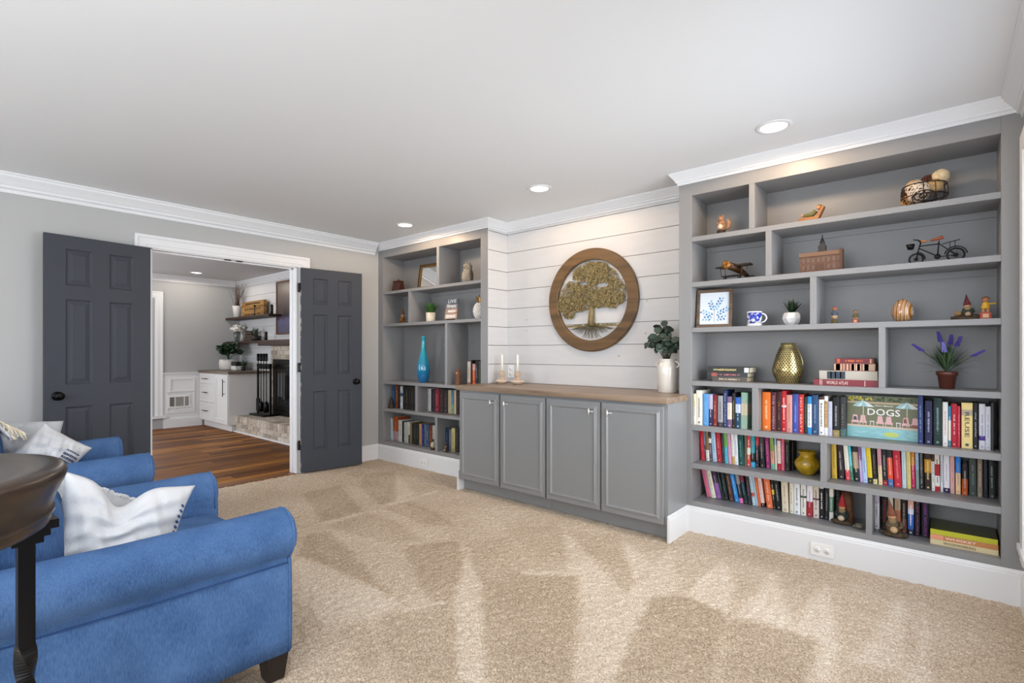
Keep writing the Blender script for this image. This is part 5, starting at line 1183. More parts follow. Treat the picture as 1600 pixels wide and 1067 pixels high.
nt = BV.node_tree; bs = nt.nodes['Principled BSDF']; tc = nt.nodes.new('ShaderNodeTexCoord'); sp = nt.nodes.new('ShaderNodeSeparateXYZ'); nt.links.new(tc.outputs['Object'], sp.inputs[0]); rp = nt.nodes.new('ShaderNodeValToRGB'); nt.links.new(sp.outputs['Z'], rp.inputs[0])
rp.color_ramp.elements[0].position = .05; rp.color_ramp.elements[0].color = lin('0a68a0'); rp.color_ramp.elements[1].position = .40; rp.color_ramp.elements[1].color = lin('22a8bc'); nt.links.new(rp.outputs[0], bs.inputs['Base Color'])
q.lathe([(.042, 0), (.048, .006), (.062, .06), (.071, .125), (.069, .17), (.056, .23), (.038, .29), (.025, .36), (.020, .42), (.020, .475), (.030, .488), (.026, .489), (.016, .474), (.001, .46)], 44); q.obj('body', BV, e)
e = simple('totem_figurine', 'small carved brown totem figurine left of the upright books', 'figurine', (-3.640, 3.45, .878))
q = MB(); q.lathe([(.028, 0), (.030, .01), (.022, .03), (.026, .05), (.020, .065), (.027, .085), (.028, .11), (.018, .125), (.022, .135), (.020, .15), (.001, .155)], 16); q.obj('body', BRN, e); q = MB(); q.ball((0, -.020, .115), .010, .008, .012); q.obj('face', SKN, e)
e = simple('cone_figurine', 'dark brown cone-shaped figurine, leftmost in upper left book cell', 'figurine', (-4.735, 3.46, .574)); q = MB(); q.lathe([(.034, 0), (.036, .012), (.026, .03), (.028, .04), (.018, .07), (.020, .078), (.010, .11), (.001, .128)], 14); q.obj('body', DBR, e)
e = simple('duck_figurine', 'small duck figurine in front of the last bottom left books', 'figurine', (-3.985, 3.425, .203)); q = MB(); q.lathe([(.026, 0), (.028, .01), (.024, .02), (.001, .022)], 14); q.obj('base', DBR, e)
q = MB(); q.ball((0, 0, .052), .022, .026, .032); q.obj('body', mat('c8c0a8', .7), e); q = MB(); q.ball((0, -.006, .098), .015, .016, .016); q.ball((0, -.024, .094), .006, .010, .004, 8, 6); q.obj('head', mat('4a4436', .6), e)
gnome('tiny gnome figurine with pale ball in bottom right cell of left bookcase', (-3.80, 3.435, .203), .105, '4a3a2c', '3a3228', ball='c8bca4', wide=1.0)

# ================================================================ BOOKS
BOOKS = [
    ('A', -1.315, 0.019, 0.209, 0.0, 3.425, 'e8dfb8 .42 eceae2', '-', 'slim cream and white'),
    ('A', -1.293, 0.045, 0.233, 0.0, 3.425, 'efeadd', '-555', 'thick white'),
    ('A', -1.245, 0.039, 0.211, 0.0, 3.425, '5b9ad6', '-88b8e8', 'light blue'),
    ('A', -1.205, 0.025, 0.21, 0.0, 3.425, 'b4b0cf .47 1f2250', '-ccccdd', 'lavender and navy'),
    ('A', -1.178, 0.026, 0.208, 0.0, 3.425, '7a1f22', '-e8c8a0', 'dark red with gold lettering'),
    ('A', -1.146, 0.032, 0.204, 0.0, 3.425, '9b9ca0 .85 3a3b40', '-444450', 'grey'),
    ('A', -1.111, 0.024, 0.241, 0.0, 3.425, '1a2c5c', 'Power and Prediction|dfe6f5', 'tall navy'),
    ('A', -1.086, 0.028, 0.202, 0.0, 3.425, '7d6384 .2 ead9c8 .73 75587a', '-aaaaaa', 'mauve and cream'),
    ('A', -1.056, 0.02, 0.226, 0.0, 3.425, '16181c', '-d9b93a', 'black with yellow lettering'),
    ('A', -1.035, 0.031, 0.2, 0.0, 3.425, '2f62b8 .22 c9d4ea .5 14405a', '-9ac', 'sky blue and dark teal'),
    ('A', -1.003, 0.039, 0.233, 0.003, 3.425, '8fb5a3 .3 c8c4ae .62 8fb5a3', '-c98', 'thick sage green'),
    ('B', -0.889, 0.049, 0.239, 0.0, 3.475, 'e87420', '-ffe9d0', 'thick orange'),
    ('B', -0.838, 0.03, 0.241, 0.0, 3.475, '5a1c2e', 'THE WOMEN|e8d0d0', 'maroon with white lettering'),
    ('B', -0.806, 0.028, 0.245, 0.0, 3.475, '3c1416', '-a88a3a', 'dark brown-red'),
    ('B', -0.777, 0.025, 0.251, 0.0, 3.475, 'c8202a .35 f0d8d8 .4 c8202a', '-ffd8d8', 'tall bright red'),
    ('B', -0.75, 0.031, 0.228, 0.0, 3.475, 'd99a90', '-b05a50', 'salmon pink'),
    ('B', -0.717, 0.032, 0.235, 0.0, 3.475, '3850a8', '-a8b8f0', 'royal blue'),
    ('B', -0.684, 0.027, 0.234, 0.0, 3.475, 'cc3028', 'HOT SEAT|ffffff', 'red with white title'),
    ('B', -0.656, 0.017, 0.221, 0.0, 3.475, '23261f', '-8a8a70', 'slim dark olive'),
    ('B', -0.637, 0.022, 0.225, 0.0, 3.475, '2a8ed0 .2 e8eef2 .82 2a8ed0', '-2a5080', 'sky blue and white'),
    ('B', -0.613, 0.032, 0.235, 0.0, 3.475, '2c4e78', '-b8cce0', 'steel blue'),
    ('B', -0.577, 0.026, 0.228, 0.0, 3.475, '4a3020 .08 f0f0ee', '-666', 'white with brown top'),
    ('B', -0.55, 0.018, 0.232, 0.0, 3.475, 'f0eeee .13 b08850 .8 f0eeee', '-fff', 'slim white and tan'),
    ('B', -0.532, 0.022, 0.202, 0.0, 3.475, 'b8bcd0', '-eee', 'short pale lavender'),
    ('B', -0.508, 0.034, 0.229, 0.0, 3.475, '111216 .84 a08850', '-f0f0f0', 'thick black with gold foot'),
    ('B', -0.471, 0.026, 0.232, 0.0, 3.475, '30343a .8 4a6a66', '-b09860', 'dark grey with teal foot'),
    ('C', -0.118, 0.022, 0.261, -0.001, 3.48, '2a3a6a', '-a8b8e8', 'tall navy with pale lettering'),
    ('C', -0.089, 0.03, 0.232, 0.0, 3.48, '1e2048', '-e0e0ee', 'thick indigo'),
    ('C', -0.054, 0.034, 0.251, 0.0, 3.48, '16302f', '-b8c8c8', 'thick dark teal'),
    ('C', -0.017, 0.021, 0.23, 0.0, 3.48, 'e4e2de', '-c88078', 'white with red flowers'),
    ('C', 0.006, 0.01, 0.21, 0.0, 3.48, '2f86b0 .35 e8e4d4 .85 3a8a98', '-fff', 'slim blue and cream'),
    ('C', 0.017, 0.023, 0.224, 0.0, 3.48, 'b0182c', '-ffffff', 'crimson with white lettering'),
    ('C', 0.041, 0.011, 0.213, 0.0, 3.48, 'c83448', '-f0a0a8', 'slim rose-red'),
    ('C', 0.057, 0.042, 0.232, 0.0, 3.48, 'ecd48c .15 b8a890 .28 ecd48c', 'REUSE|222', 'very thick pale yellow'),
    ('C', 0.101, 0.018, 0.233, 0.0, 3.48, '15161a', '-f0f0f0', 'black with white lettering'),
    ('C', 0.123, 0.023, 0.23, 0.0, 3.48, 'cfcfd6 .7 4a2f86 .8 cfcfd6', '-c8c8d0', 'pale grey with purple band'),
    ('C', 0.147, 0.019, 0.218, 0.0, 3.48, 'cdced4', '-8a8ab0', 'short pale grey'),
    ('C', 0.167, 0.011, 0.24, 0.0, 3.48, '3a3c42', '-555', 'slim dark grey'),
    ('D', -1.322, 0.027, 0.198, -0.012, 3.535, 'c02030', '-f08088', 'leaning red'),
    ('D', -1.293, 0.028, 0.198, -0.013, 3.535, '6a86a8 .48 1a2c44', '-c0c8d8', 'blue-grey and navy'),
    ('D', -1.262, 0.023, 0.198, -0.02, 3.535, '8a7048 .65 e8e4da', '-5a4020', 'olive-brown and white'),
    ('D', -1.237, 0.018, 0.197, -0.022, 3.535, '3c1e26 .25 efe6e0 .4 58485c', '-c8b8c8', 'slim dark maroon'),
    ('D', -1.216, 0.027, 0.199, -0.018, 3.535, 'a8c8dc', '-6a8aa8', 'pale blue'),
    ('D', -1.187, 0.032, 0.197, -0.02, 3.535, 'b01c30', '-f0b8b8', 'wide crimson'),
    ('D', -1.153, 0.016, 0.195, -0.011, 3.535, '2c2e34', '-a0a0a8', 'slim charcoal'),
    ('D', -1.136, 0.02, 0.195, -0.013, 3.535, '6ab04a .48 52b4cc', '-2a6a3a', 'green and cyan'),
    ('D', -1.113, 0.02, 0.196, -0.012, 3.535, 'd8a0c0', '-a86a90', 'lilac-pink'),
    ('D', -1.091, 0.018, 0.195, -0.009, 3.535, 'eeeae6 .75 c8a060', '-888', 'white with tan foot'),
    ('D', -1.072, 0.022, 0.192, -0.008, 3.535, 'e6e8ec', '-8898b0', 'white'),
    ('D', -1.048, 0.035, 0.196, -0.01, 3.535, '0f4a44', '-88b8a8', 'wide dark green'),
    ('D', -1.012, 0.014, 0.193, -0.001, 3.535, '6a6458', '-3a3830', 'slim grey-brown'),
    ('D', -0.996, 0.02, 0.193, 0.0, 3.535, 'd8402a .42 e8dcc0 .63 d8402a', '-fff', 'orange-red with cream patch'),
    ('D', -0.973, 0.024, 0.192, -0.002, 3.535, '1f98a8 .57 101418 .85 2fa8e0', '-d0f0f8', 'teal and black'),
    ('D', -0.95, 0.022, 0.192, -0.004, 3.55, 'c02430 .32 14141a', '-d0d0d8', 'red-topped black'),
    ('D', -0.92, 0.028, 0.187, -0.009, 3.55, '3c3438 .5 101114', '-d8c8c8', 'thick black and grey'),
    ('D', -0.884, 0.024, 0.188, -0.011, 3.55, '8a2460', '-f0a0d0', 'plum'),
    ('D', -0.855, 0.021, 0.191, -0.01, 3.55, '8aa850 .45 e0a088 .83 7ac0a0', '-3a5a2a', 'green, salmon and mint'),
    ('D', -0.831, 0.011, 0.191, -0.007, 3.55, 'a8c0e0 .25 ece0d4', '-ccc', 'slim pale blue and cream'),
    ('D', -0.817, 0.019, 0.189, -0.004, 3.55, 'b82030 .1 ece0d0 .8 b82030', '-b87868', 'red with cream panel'),
    ('D', -0.796, 0.018, 0.188, -0.002, 3.55, 'd8607a', '-f8c0c8', 'pink'),
    ('D', -0.774, 0.024, 0.187, -0.002, 3.55, '5a5834 .12 1c1d1f', '-808078', 'black with olive head'),
    ('D', -0.757, 0.021, 0.181, 0.0, 3.6, '171310', '-b09040', 'near-black, set back'),
    ('F', -1.288, 0.027, 0.183, -0.044, 3.545, 'd8708c', '-b04a68', 'leaning rose-pink'),
    ('F', -1.257, 0.023, 0.182, -0.044, 3.545, 'b8b0c4', '-8a8098', 'pale mauve'),
    ('F', -1.223, 0.025, 0.186, -0.049, 3.545, 'e8e4cc', '-a89868', 'ivory'),
    ('F', -1.194, 0.033, 0.182, -0.046, 3.545, '3a2040 .5 8a58a0', '-d8b8e8', 'purple'),
    ('F', -1.159, 0.014, 0.182, -0.041, 3.545, '15201c', '-7aa090', 'slim black-green'),
    ('F', -1.143, 0.025, 0.186, -0.033, 3.545, '141a20', '-5ab0a8', 'black with teal lettering'),
    ('F', -1.109, 0.028, 0.183, -0.035, 3.545, '4a2a24', '-c8a888', 'brown picture-spined'),
    ('F', -1.074, 0.026, 0.188, -0.039, 3.545, '2484d0', '-d0e8f8', 'bright blue'),
    ('F', -1.045, 0.023, 0.181, -0.034, 3.545, '8a8a8e .4 26262a .85 e870b0', '-e0e0e0', 'grey with pink foot'),
    ('F', -1.017, 0.023, 0.181, -0.034, 3.545, '7a1e36 .3 10242c', '-3ac0d8', 'maroon and black'),
    ('F', -0.992, 0.022, 0.183, -0.022, 3.545, '26262c', '-a86a90', 'dark charcoal'),
    ('F', -0.964, 0.018, 0.182, -0.033, 3.545, 'b8d4d8 .6 d04830 .72 b8d4e0', '-8aa', 'pale aqua with red patch'),
    ('F', -0.944, 0.014, 0.182, -0.029, 3.545, 'a8c4dc', '-6080a0', 'slim pale blue'),
    ('F', -0.929, 0.015, 0.186, -0.028, 3.545, 'd86420', '-f8c898', 'slim orange'),
    ('F', -0.912, 0.022, 0.181, -0.027, 3.545, 'e8c8c0 .88 1a1a20', '-b08080', 'pale pink with black foot'),
    ('F', -0.878, 0.035, 0.18, -0.024, 3.545, 'e87040', '-f8e0c8', 'wide orange'),
    ('F', -0.84, 0.014, 0.181, -0.02, 3.545, '18181a .4 e8c020 .55 18181a', '-d0d0d0', 'slim black with yellow square'),
    ('F', -0.822, 0.03, 0.177, -0.024, 3.545, '131416', '-e8e8e8', 'thick black with round emblem'),
    ('F', -0.785, 0.036, 0.183, -0.008, 3.525, 'ddd0b8', '-a08870', 'wide cream'),
    ('F', -0.743, 0.022, 0.185, -0.002, 3.525, 'e2dcc8', '-908870', 'cream'),
    ('F', -0.719, 0.033, 0.185, -0.002, 3.525, 'e8eaea', '-555', 'white grey-edged'),
    ('F', -0.682, 0.029, 0.183, -0.001, 3.525, 'e4e2da .42 33403a .48 e4e2da', '-999', 'ivory with dark band'),
    ('F', -0.651, 0.031, 0.185, 0.002, 3.525, 'f0ecf0 .55 a82028', '-8a6a9a', 'white over red'),
    ('F', -0.615, 0.03, 0.185, -0.001, 3.525, 'd8c8b4 .42 5a2c40 .47 d8ccc4', '-777', 'cream with plum band'),
    ('F', -0.581, 0.022, 0.187, -0.002, 3.525, 'e0e0dc .12 151518', '-f4f4f4', 'black and white lettered'),
    ('F', -0.556, 0.021, 0.184, 0.001, 3.525, '1b1b1e', '-c8c0b8', 'black with dotted emblem'),
    ('F', -0.532, 0.021, 0.186, 0.0, 3.525, 'e8e4d8 .3 6a9078 .75 e8e8e4', '-fff', 'white with green panel'),
    ('F', -0.506, 0.025, 0.174, 0.0, 3.56, '1a1a1e', '-666', 'black, set back'),
    ('E', -0.525, 0.026, 0.193, -0.004, 3.53, 'd8b040', '-6a7030', 'yellow-ochre'),
    ('E', -0.484, 0.028, 0.19, -0.014, 3.53, '2a1a20', '-f0f0f0', 'thick black-maroon'),
    ('E', -0.449, 0.022, 0.191, -0.015, 3.53, 'f0e8d8 .72 e04858', '-d8c8b8', 'cream over red'),
    ('E', -0.425, 0.014, 0.194, -0.017, 3.53, '5ac4d0 .6 3a8868', '-d0f0f0', 'aqua over green'),
    ('E', -0.408, 0.026, 0.191, -0.014, 3.53, '1c2024 .2 b09878 .65 1c2024', '-e0d8c8', 'black with tan panel'),
    ('E', -0.38, 0.014, 0.191, -0.013, 3.53, '8a5a8a .4 c0a8d8', '-fff', 'mauve'),
    ('E', -0.365, 0.021, 0.193, -0.012, 3.53, 'b8ccec', '-4868a8', 'pale blue'),
    ('E', -0.342, 0.022, 0.194, -0.013, 3.53, 'e8cc28 .85 22242c', '-b08820', 'yellow with black foot'),
    ('E', -0.318, 0.019, 0.191, -0.011, 3.53, '201c1c .87 e0d898', '-b8a078', 'black with yellow patch'),
    ('E', -0.293, 0.018, 0.193, -0.009, 3.53, 'd898a0 .48 f0d8a8', '-c07880', 'pink over peach'),
    ('E', -0.274, 0.022, 0.194, -0.008, 3.53, '1a1a1c .87 a02030', '-f0f0f0', 'black with red foot'),
    ('E', -0.249, 0.023, 0.194, -0.009, 3.53, '26282c .25 e85030 .82 4a78b8', '-f0e8e0', 'black, orange and blue'),
    ('E', -0.221, 0.032, 0.191, -0.01, 3.53, 'c82038', '-f0b0a0', 'wide crimson'),
    ('E', -0.187, 0.019, 0.194, -0.005, 3.53, 'c4d4d8', '-90a8b0', 'pale grey-blue'),
    ('E', -0.166, 0.017, 0.195, -0.005, 3.53, 'e0cc80', '-a89050', 'pale yellow'),
    ('E', -0.149, 0.017, 0.185, -0.005, 3.56, 'e89038 .4 d03868', '-fff', 'orange over pink-red'),
    ('E', -0.129, 0.014, 0.186, -0.004, 3.56, 'a8c0dc .5 8aa098', '-4868a8', 'slim pale blue and grey'),
    ('E', -0.114, 0.019, 0.19, -0.003, 3.56, '141416', 'KNOCKEMOUT GIRL|f0f0f0', 'black with bold white letters'),
    ('E', -0.091, 0.028, 0.188, -0.003, 3.56, '33200f .2 c89020 .55 33200f', '-f0e8d8', 'dark brown with yellow patch'),
    ('E', -0.062, 0.013, 0.188, -0.004, 3.56, '3a1820 .25 ecebe8', '-999', 'maroon-topped white'),
    ('E', -0.048, 0.02, 0.188, -0.003, 3.56, 'e8dccc .3 b82028 .6 e8e4dc .87 b82028', '-333', 'white and red striped'),
    ('E', -0.026, 0.011, 0.186, -0.001, 3.56, 'e0e2e8', '-555', 'slim white'),
    ('E', -0.013, 0.024, 0.193, -0.001, 3.56, 'e6e2e6 .88 2c2048', '-b0a8b8', 'white with purple foot'),
    ('E', 0.013, 0.018, 0.193, -0.001, 3.56, 'd8a8a4', '-c07068', 'dusty pink'),
    ('E', 0.035, 0.02, 0.195, -0.001, 3.56, '2880d8 .47 ecc090', '-d8a070', 'blue over peach'),
    ('E', 0.06, 0.022, 0.163, 0.001, 3.56, '1e1412 .48 b85018', '-f0f0f0', 'short black over burnt orange'),
    ('E', 0.089, 0.028, 0.193, -0.002, 3.56, '39443f', '-7a8a84', 'thick grey-green'),
    ('E', 0.12, 0.019, 0.194, 0.0, 3.56, '8a7a68', '-d8ccb8', 'mottled beige'),
    ('E', 0.143, 0.016, 0.193, 0.0, 3.56, '1f1c2a', '-484660', 'purple-black'),
    ('E', 0.165, 0.021, 0.181, -0.003, 3.56, '26312f', '-d8e0dc', 'slate with white lettering'),
    ('G', -0.315, 0.025, 0.184, -0.003, 3.53, 'd8d0e0 .3 e8e8ec', '-8a5a90', 'white with lilac lettering'),
    ('G', -0.28, 0.026, 0.182, -0.006, 3.53, '121214', 'MURDER|c82028', 'black with red title'),
    ('G', -0.25, 0.022, 0.183, -0.004, 3.53, 'd8d4c4', '-999', 'cream'),
    ('G', -0.221, 0.026, 0.182, -0.002, 3.53, 'c8a888 .4 d07850', '-776', 'tan'),
    ('G', -0.192, 0.024, 0.185, -0.001, 3.53, '701820 .08 1e1412 .6 6a3a28', '-f0e8e0', 'maroon and black'),
    ('G', -0.163, 0.025, 0.183, 0.0, 3.53, 'e8b0a0 .3 e0e0f0 .45 3868c0 .85 28304c', '-fff', 'pale with blue title'),
    ('G', -0.134, 0.023, 0.184, 0.002, 3.53, '101014', 'JUST CAUSE|e060b0', 'black with magenta title'),
    ('G', -0.103, 0.029, 0.184, 0.006, 3.53, '181026', 'DARK HOUSE|c050c0', 'black-purple'),
    ('H', -4.767, 0.054, 0.24, 0.0, 3.49, '1a4468', '-7ab0d8', 'deep blue'),
    ('H', -4.703, 0.047, 0.252, 0.0, 3.49, '7a3a1c', '-d8a070', 'orange-brown'),
    ('H', -4.653, 0.034, 0.245, 0.0, 3.49, '18181c', '-555', 'slim black'),
    ('H', -4.616, 0.042, 0.247, 0.0, 3.49, 'c8ccd0 .3 3a5a80 .45 d0d4d8', '-445', 'white with blue'),
    ('H', -4.569, 0.039, 0.253, 0.0, 3.49, '15171b', '-666', 'dark'),
    ('H', -4.526, 0.053, 0.251, 0.0, 3.49, '1a1916', '-a08838', 'black with gold'),
    ('H', -4.47, 0.046, 0.253, 0.0, 3.49, '141214', '-555', 'black'),
    ('H', -4.422, 0.036, 0.251, 0.0, 3.49, '261814', '-886', 'dark brown'),
    ('H', -4.384, 0.029, 0.253, 0.0, 3.49, '121114', '-77a', 'slim near-black'),
    ('I', -4.204, 0.021, 0.237, 0.0, 3.54, 'c8cac8', '-666', 'slim white'),
    ('I', -4.18, 0.026, 0.238, 0.0, 3.54, 'd4d4d0', '-444', 'white'),
    ('I', -4.152, 0.056, 0.231, 0.0, 3.54, '15181a', '-556', 'black'),
    ('I', -4.093, 0.067, 0.242, 0.0, 3.54, '7a1428', '-d88090', 'crimson'),
    ('I', -4.02, 0.061, 0.246, 0.0, 3.54, '2c1014', '-a05050', 'dark maroon'),
    ('I', -3.957, 0.067, 0.241, 0.0, 3.54, '1c1210', '-866', 'brown-black'),
    ('I', -3.886, 0.045, 0.238, 0.0, 3.54, 'b8a880', '-776', 'cream'),
    ('I', -3.839, 0.038, 0.242, 0.0, 3.54, '3a6a90 .6 7a9070', '-cde', 'blue and green'),
    ('I', -3.798, 0.028, 0.24, 0.0, 3.54, 'c8b890', '-887', 'slim cream'),
    ('I', -3.765, 0.039, 0.238, 0.0, 3.54, '2a1216', '-a44', 'black and red'),
    ('J', -4.921, 0.055, 0.299, 0.0, 3.5, '10284c', '-4a6a98', 'tall navy'),
    ('J', -4.863, 0.035, 0.232, 0.0, 3.5, '6a6c68', '-222', 'slim grey'),
    ('J', -4.807, 0.048, 0.244, -0.037, 3.5, 'b8c4c4', '-778', 'leaning white'),
    ('J', -4.755, 0.086, 0.268, 0.0, 3.5, 'a04818 .6 a89098', '-d8a070', 'orange picture-spined'),
    ('J', -4.663, 0.025, 0.236, 0.0, 3.5, 'c8c8c0', '-555', 'slim white'),
    ('J', -4.635, 0.036, 0.239, 0.0, 3.5, 'd0d0cc', '-222', 'white black-lettered'),
    ('J', -4.596, 0.032, 0.229, 0.0, 3.5, '1a1c14', '-553', 'slim black-green'),
    ('J', -4.56, 0.047, 0.224, 0.0, 3.5, 'b8bab0', '-667', 'ash-white'),
    ('J', -4.51, 0.024, 0.232, 0.0, 3.5, 'c4c4bc', '-555', 'slim off-white'),
    ('J', -4.483, 0.022, 0.23, 0.0, 3.5, 'd0d0cc .6 1a1a1a', '-222', 'white over black'),
    ('J', -4.459, 0.03, 0.228, 0.0, 3.5, '8a7a58', '-443', 'tan'),
    ('J', -4.426, 0.034, 0.218, 0.0, 3.5, '2a1810', '-654', 'dark brown'),
    ('J', -4.389, 0.037, 0.222, 0.0, 3.5, '242a20', '-675', 'olive-black'),
    ('J', -4.349, 0.047, 0.226, 0.0, 3.5, '141418', '-667', 'black'),
    ('J', -4.299, 0.038, 0.23, 0.0, 3.5, 'b08858', '-443', 'peach-tan'),
    ('J', -4.255, 0.041, 0.226, 0.0, 3.5, '10186c', '-88c', 'royal blue'),
    ('J', -4.212, 0.022, 0.234, 0.0, 3.5, '6a7078', '-334', 'slim grey'),
    ('J', -4.186, 0.042, 0.232, 0.0, 3.5, '28526e', '-9bc', 'steel blue'),
    ('J', -4.139, 0.049, 0.228, 0.0, 3.5, '6a2410', '-c96', 'red-brown'),
    ('J', -4.085, 0.04, 0.232, 0.0, 3.5, 'b0aca0', '-776', 'putty'),
    ('K', -3.885, 0.05, 0.228, 0.0, 3.5, '1c3450', '-68a', 'dark blue'),
    ('K', -3.83, 0.032, 0.218, 0.0, 3.5, '6a6874', '-aab', 'grey-lavender'),
    ('K', -3.794, 0.051, 0.233, 0.0, 3.5, 'b8ac70', '-554', 'cream'),
    ('K', -3.738, 0.049, 0.25, 0.0, 3.5, '221a18', '-665', 'brown-black'),
    ('L', -3.567, 0.042, 0.229, 0.004, 3.5, 'c8bca8 .88 b06a60', '-222', 'cream'),
    ('L', -3.521, 0.023, 0.243, 0.0, 3.5, '26090c', '-633', 'slim dark red'),
    ('L', -3.495, 0.038, 0.208, 0.0, 3.5, 'c89890 .3 c84c14', '-fd8', 'orange'),
    ('L', -3.454, 0.034, 0.238, 0.0, 3.5, '14141e', '-ccd', 'navy-black'),
    ('L', -3.415, 0.027, 0.236, 0.0, 3.5, '3a3c30', '-885', 'grey-olive'),
]

ROWTXT = {'A': "in right bookcase's upper left book cell", 'B': 'in right bookcase, left of dogs book', 'C': 'in right bookcase, right of dogs book', 'D': 'in book row left of yellow pot',
          'E': 'in book row right of yellow pot', 'F': "in right bookcase's bottom left row", 'G': 'in row behind bottom right gnome', 'H': "in left bookcase's upper left book cell", 'I': "in left bookcase's upper right book cell",
          'J': "in left bookcase's bottom left cell", 'K': "in left bookcase's bottom right cell", 'L': 'in left bookcase, level with worktop'}
ORD = ['first', 'second', 'third', 'fourth', 'fifth', 'sixth', 'seventh', 'eighth', 'ninth', 'tenth', 'eleventh', 'twelfth', 'thirteenth', 'fourteenth', 'fifteenth', 'sixteenth', 'seventeenth', 'eighteenth', 'nineteenth', 'twentieth'] + \
      ['twenty-'+s for s in ('first', 'second', 'third', 'fourth', 'fifth', 'sixth', 'seventh', 'eighth', 'ninth')] + ['thirtieth', 'thirty-first', 'thirty-second']
SHZ = {'A': .709, 'B': .709, 'C': .709, 'D': .452, 'E': .452, 'F': .20, 'G': .20, 'H': .574, 'I': .574, 'J': .203, 'K': .203, 'L': .878}
CELLH = {'A': .266, 'B': .266, 'C': .266, 'D': .222, 'E': .222, 'F': .218, 'G': .218, 'H': .272, 'I': .272, 'J': .339, 'K': .339, 'L': .6}
PAGE = mat('d8cdb4', .9)
def mixc(a, b_, t):
    f = lambda h: ''.join(c*2 for c in h) if len(h) == 3 else h
    a, b_ = f(a), f(b_)
    return ''.join('%02x' % int(int(a[i:i+2], 16)*(1-t)+int(b_[i:i+2], 16)*t) for i in (0, 2, 4))
def parse_bands(s):
    t = s.split(); out = [(0, t[0])]
    for i in range(1, len(t), 2): out.append((float(t[i]), t[i+1]))
    return out
def book(label, x, y, z, wd, h, dp, lean, bands, title, seed, group):
    """upright book: spine faces -Y; origin at the foot of the spine's left edge"""
    bl = parse_bands(bands); e = thing('book', label, 'book', (x, y, z), 0, group)
    ang = math.atan2(lean, h); e.rotation_euler = (0, ang, 0)
    t = min(.0022, wd*.12); q = MB(); cols = [mat(c, .62) for _, c in bl]; edges = [f for f, _ in bl]+[1.]
    for i in range(len(bl)):                                     # spine and boards, one band after the other
        z1 = h*(1-edges[i]); z0 = h*(1-edges[i+1]); yb = .0012
        pts = [(0, yb+.002), (wd*.18, yb-.0004), (wd*.5, 0), (wd*.82, yb-.0004), (wd, yb+.002)]
        o = len(q.v); q.v += [(a, b_, zz_) for zz_ in (z0, z1) for a, b_ in pts]
        for j in range(4): q.f.append((o+j, o+j+1, o+5+j+1, o+5+j)); q.m.append(i); q.sm.append(False)
        q.box(0, t, yb+.002, dp, z0, z1, i); q.box(wd-t, wd, yb+.002, dp, z0, z1, i)
    q.add([(0, .0032, h), (wd, .0032, h), (wd, .006, h), (0, .006, h)], [(0, 1, 2, 3)], 0)
    q.obj('cover', cols, e)
    q = MB(); q.box(t, wd-t, .004, dp-.004, .002, h-.004); q.obj('pages', PAGE, e)
    q = MB(); X = MX((wd/2, -.0006, h*.52), (0, 0, -1), (1, 0, 0)); X = MX((wd/2, -.0007, h*.52), (0, 0, -1), (1, 0, 0))
    if title.startswith('-'):
        r = random.Random(seed); ln = h*r.uniform(.45, .62); dashmb(q, ln, wd*.30, X, n=int(r.uniform(9, 15)), seed=seed)
        q.box(wd*.35, wd*.65, -.0006, -.0004, h*.05, h*.05+wd*.3); hx = title[1:] or '9a907c'
    else:
        s, hx = title.split('|'); textmb(q, s, h*min(.8, .09*len(s)+.1), wd*.42, X)
        q.box(wd*.35, wd*.65, -.0006, -.0004, h*.05, h*.05+wd*.3)
    q.obj('title', mat(mixc(hx, bl[min(1, len(bl)-1)][1] if len(bl) > 2 else bl[0][1], .35), .6), e)
    return e
rows_ = {}
for b_ in BOOKS: rows_.setdefault(b_[0], []).append(b_)
sd = 0
for key, bl in rows_.items():
    prev = None; r = random.Random(key)
    GRP = {'A': 'upper book rows, right bookcase', 'B': 'upper book rows, right bookcase', 'C': 'upper book rows, right bookcase', 'D': 'middle book rows, right bookcase', 'E': 'middle book rows, right bookcase', 'F': 'bottom book rows, right bookcase', 'G': 'bottom book rows, right bookcase'}.get(key, 'books in the left bookcase')
    for i, (_, x, wd, h, lean, y, bands, dash, desc) in enumerate(sorted(bl, key=lambda t: t[1])):
        if key in 'DEFG' and h > .165: h = CELLH[key]-.010-r.uniform(0, .006)
        h = min(h, CELLH[key]-.008)
        if not prev:
            wallx = {'A': -1.309, 'D': -1.309, 'F': -1.303, 'E': -.524}.get(key, -9); x = max(x, wallx, wallx-lean)
        if prev and key != 'G':
            pr_, pt_ = prev
            if x < pr_+.0006: wd -= (pr_+.0006-x); x = pr_+.0006
            lean = max(lean, min(pt_-x+.0008, 0) if lean < 0 else -9)
        if key == 'G':
            if prev and x < prev[0]+.0006: wd -= prev[0]+.0006-x; x = prev[0]+.0006
            lean = 0
        wd = max(wd, .008); sd += 1
        if lean < 0: h_ = h*math.cos(math.atan2(lean, h))
        dp = min(.155, YB-.006-y)
        label = '%s book, %s from left %s' % (desc, ORD[i], ROWTXT[key])
        zoff = 0.0003
        book(label, x, y, SHZ[key]+zoff, wd, h, dp, lean, bands, dash, sd, GRP)
        prev = (x+wd, x+wd+lean)
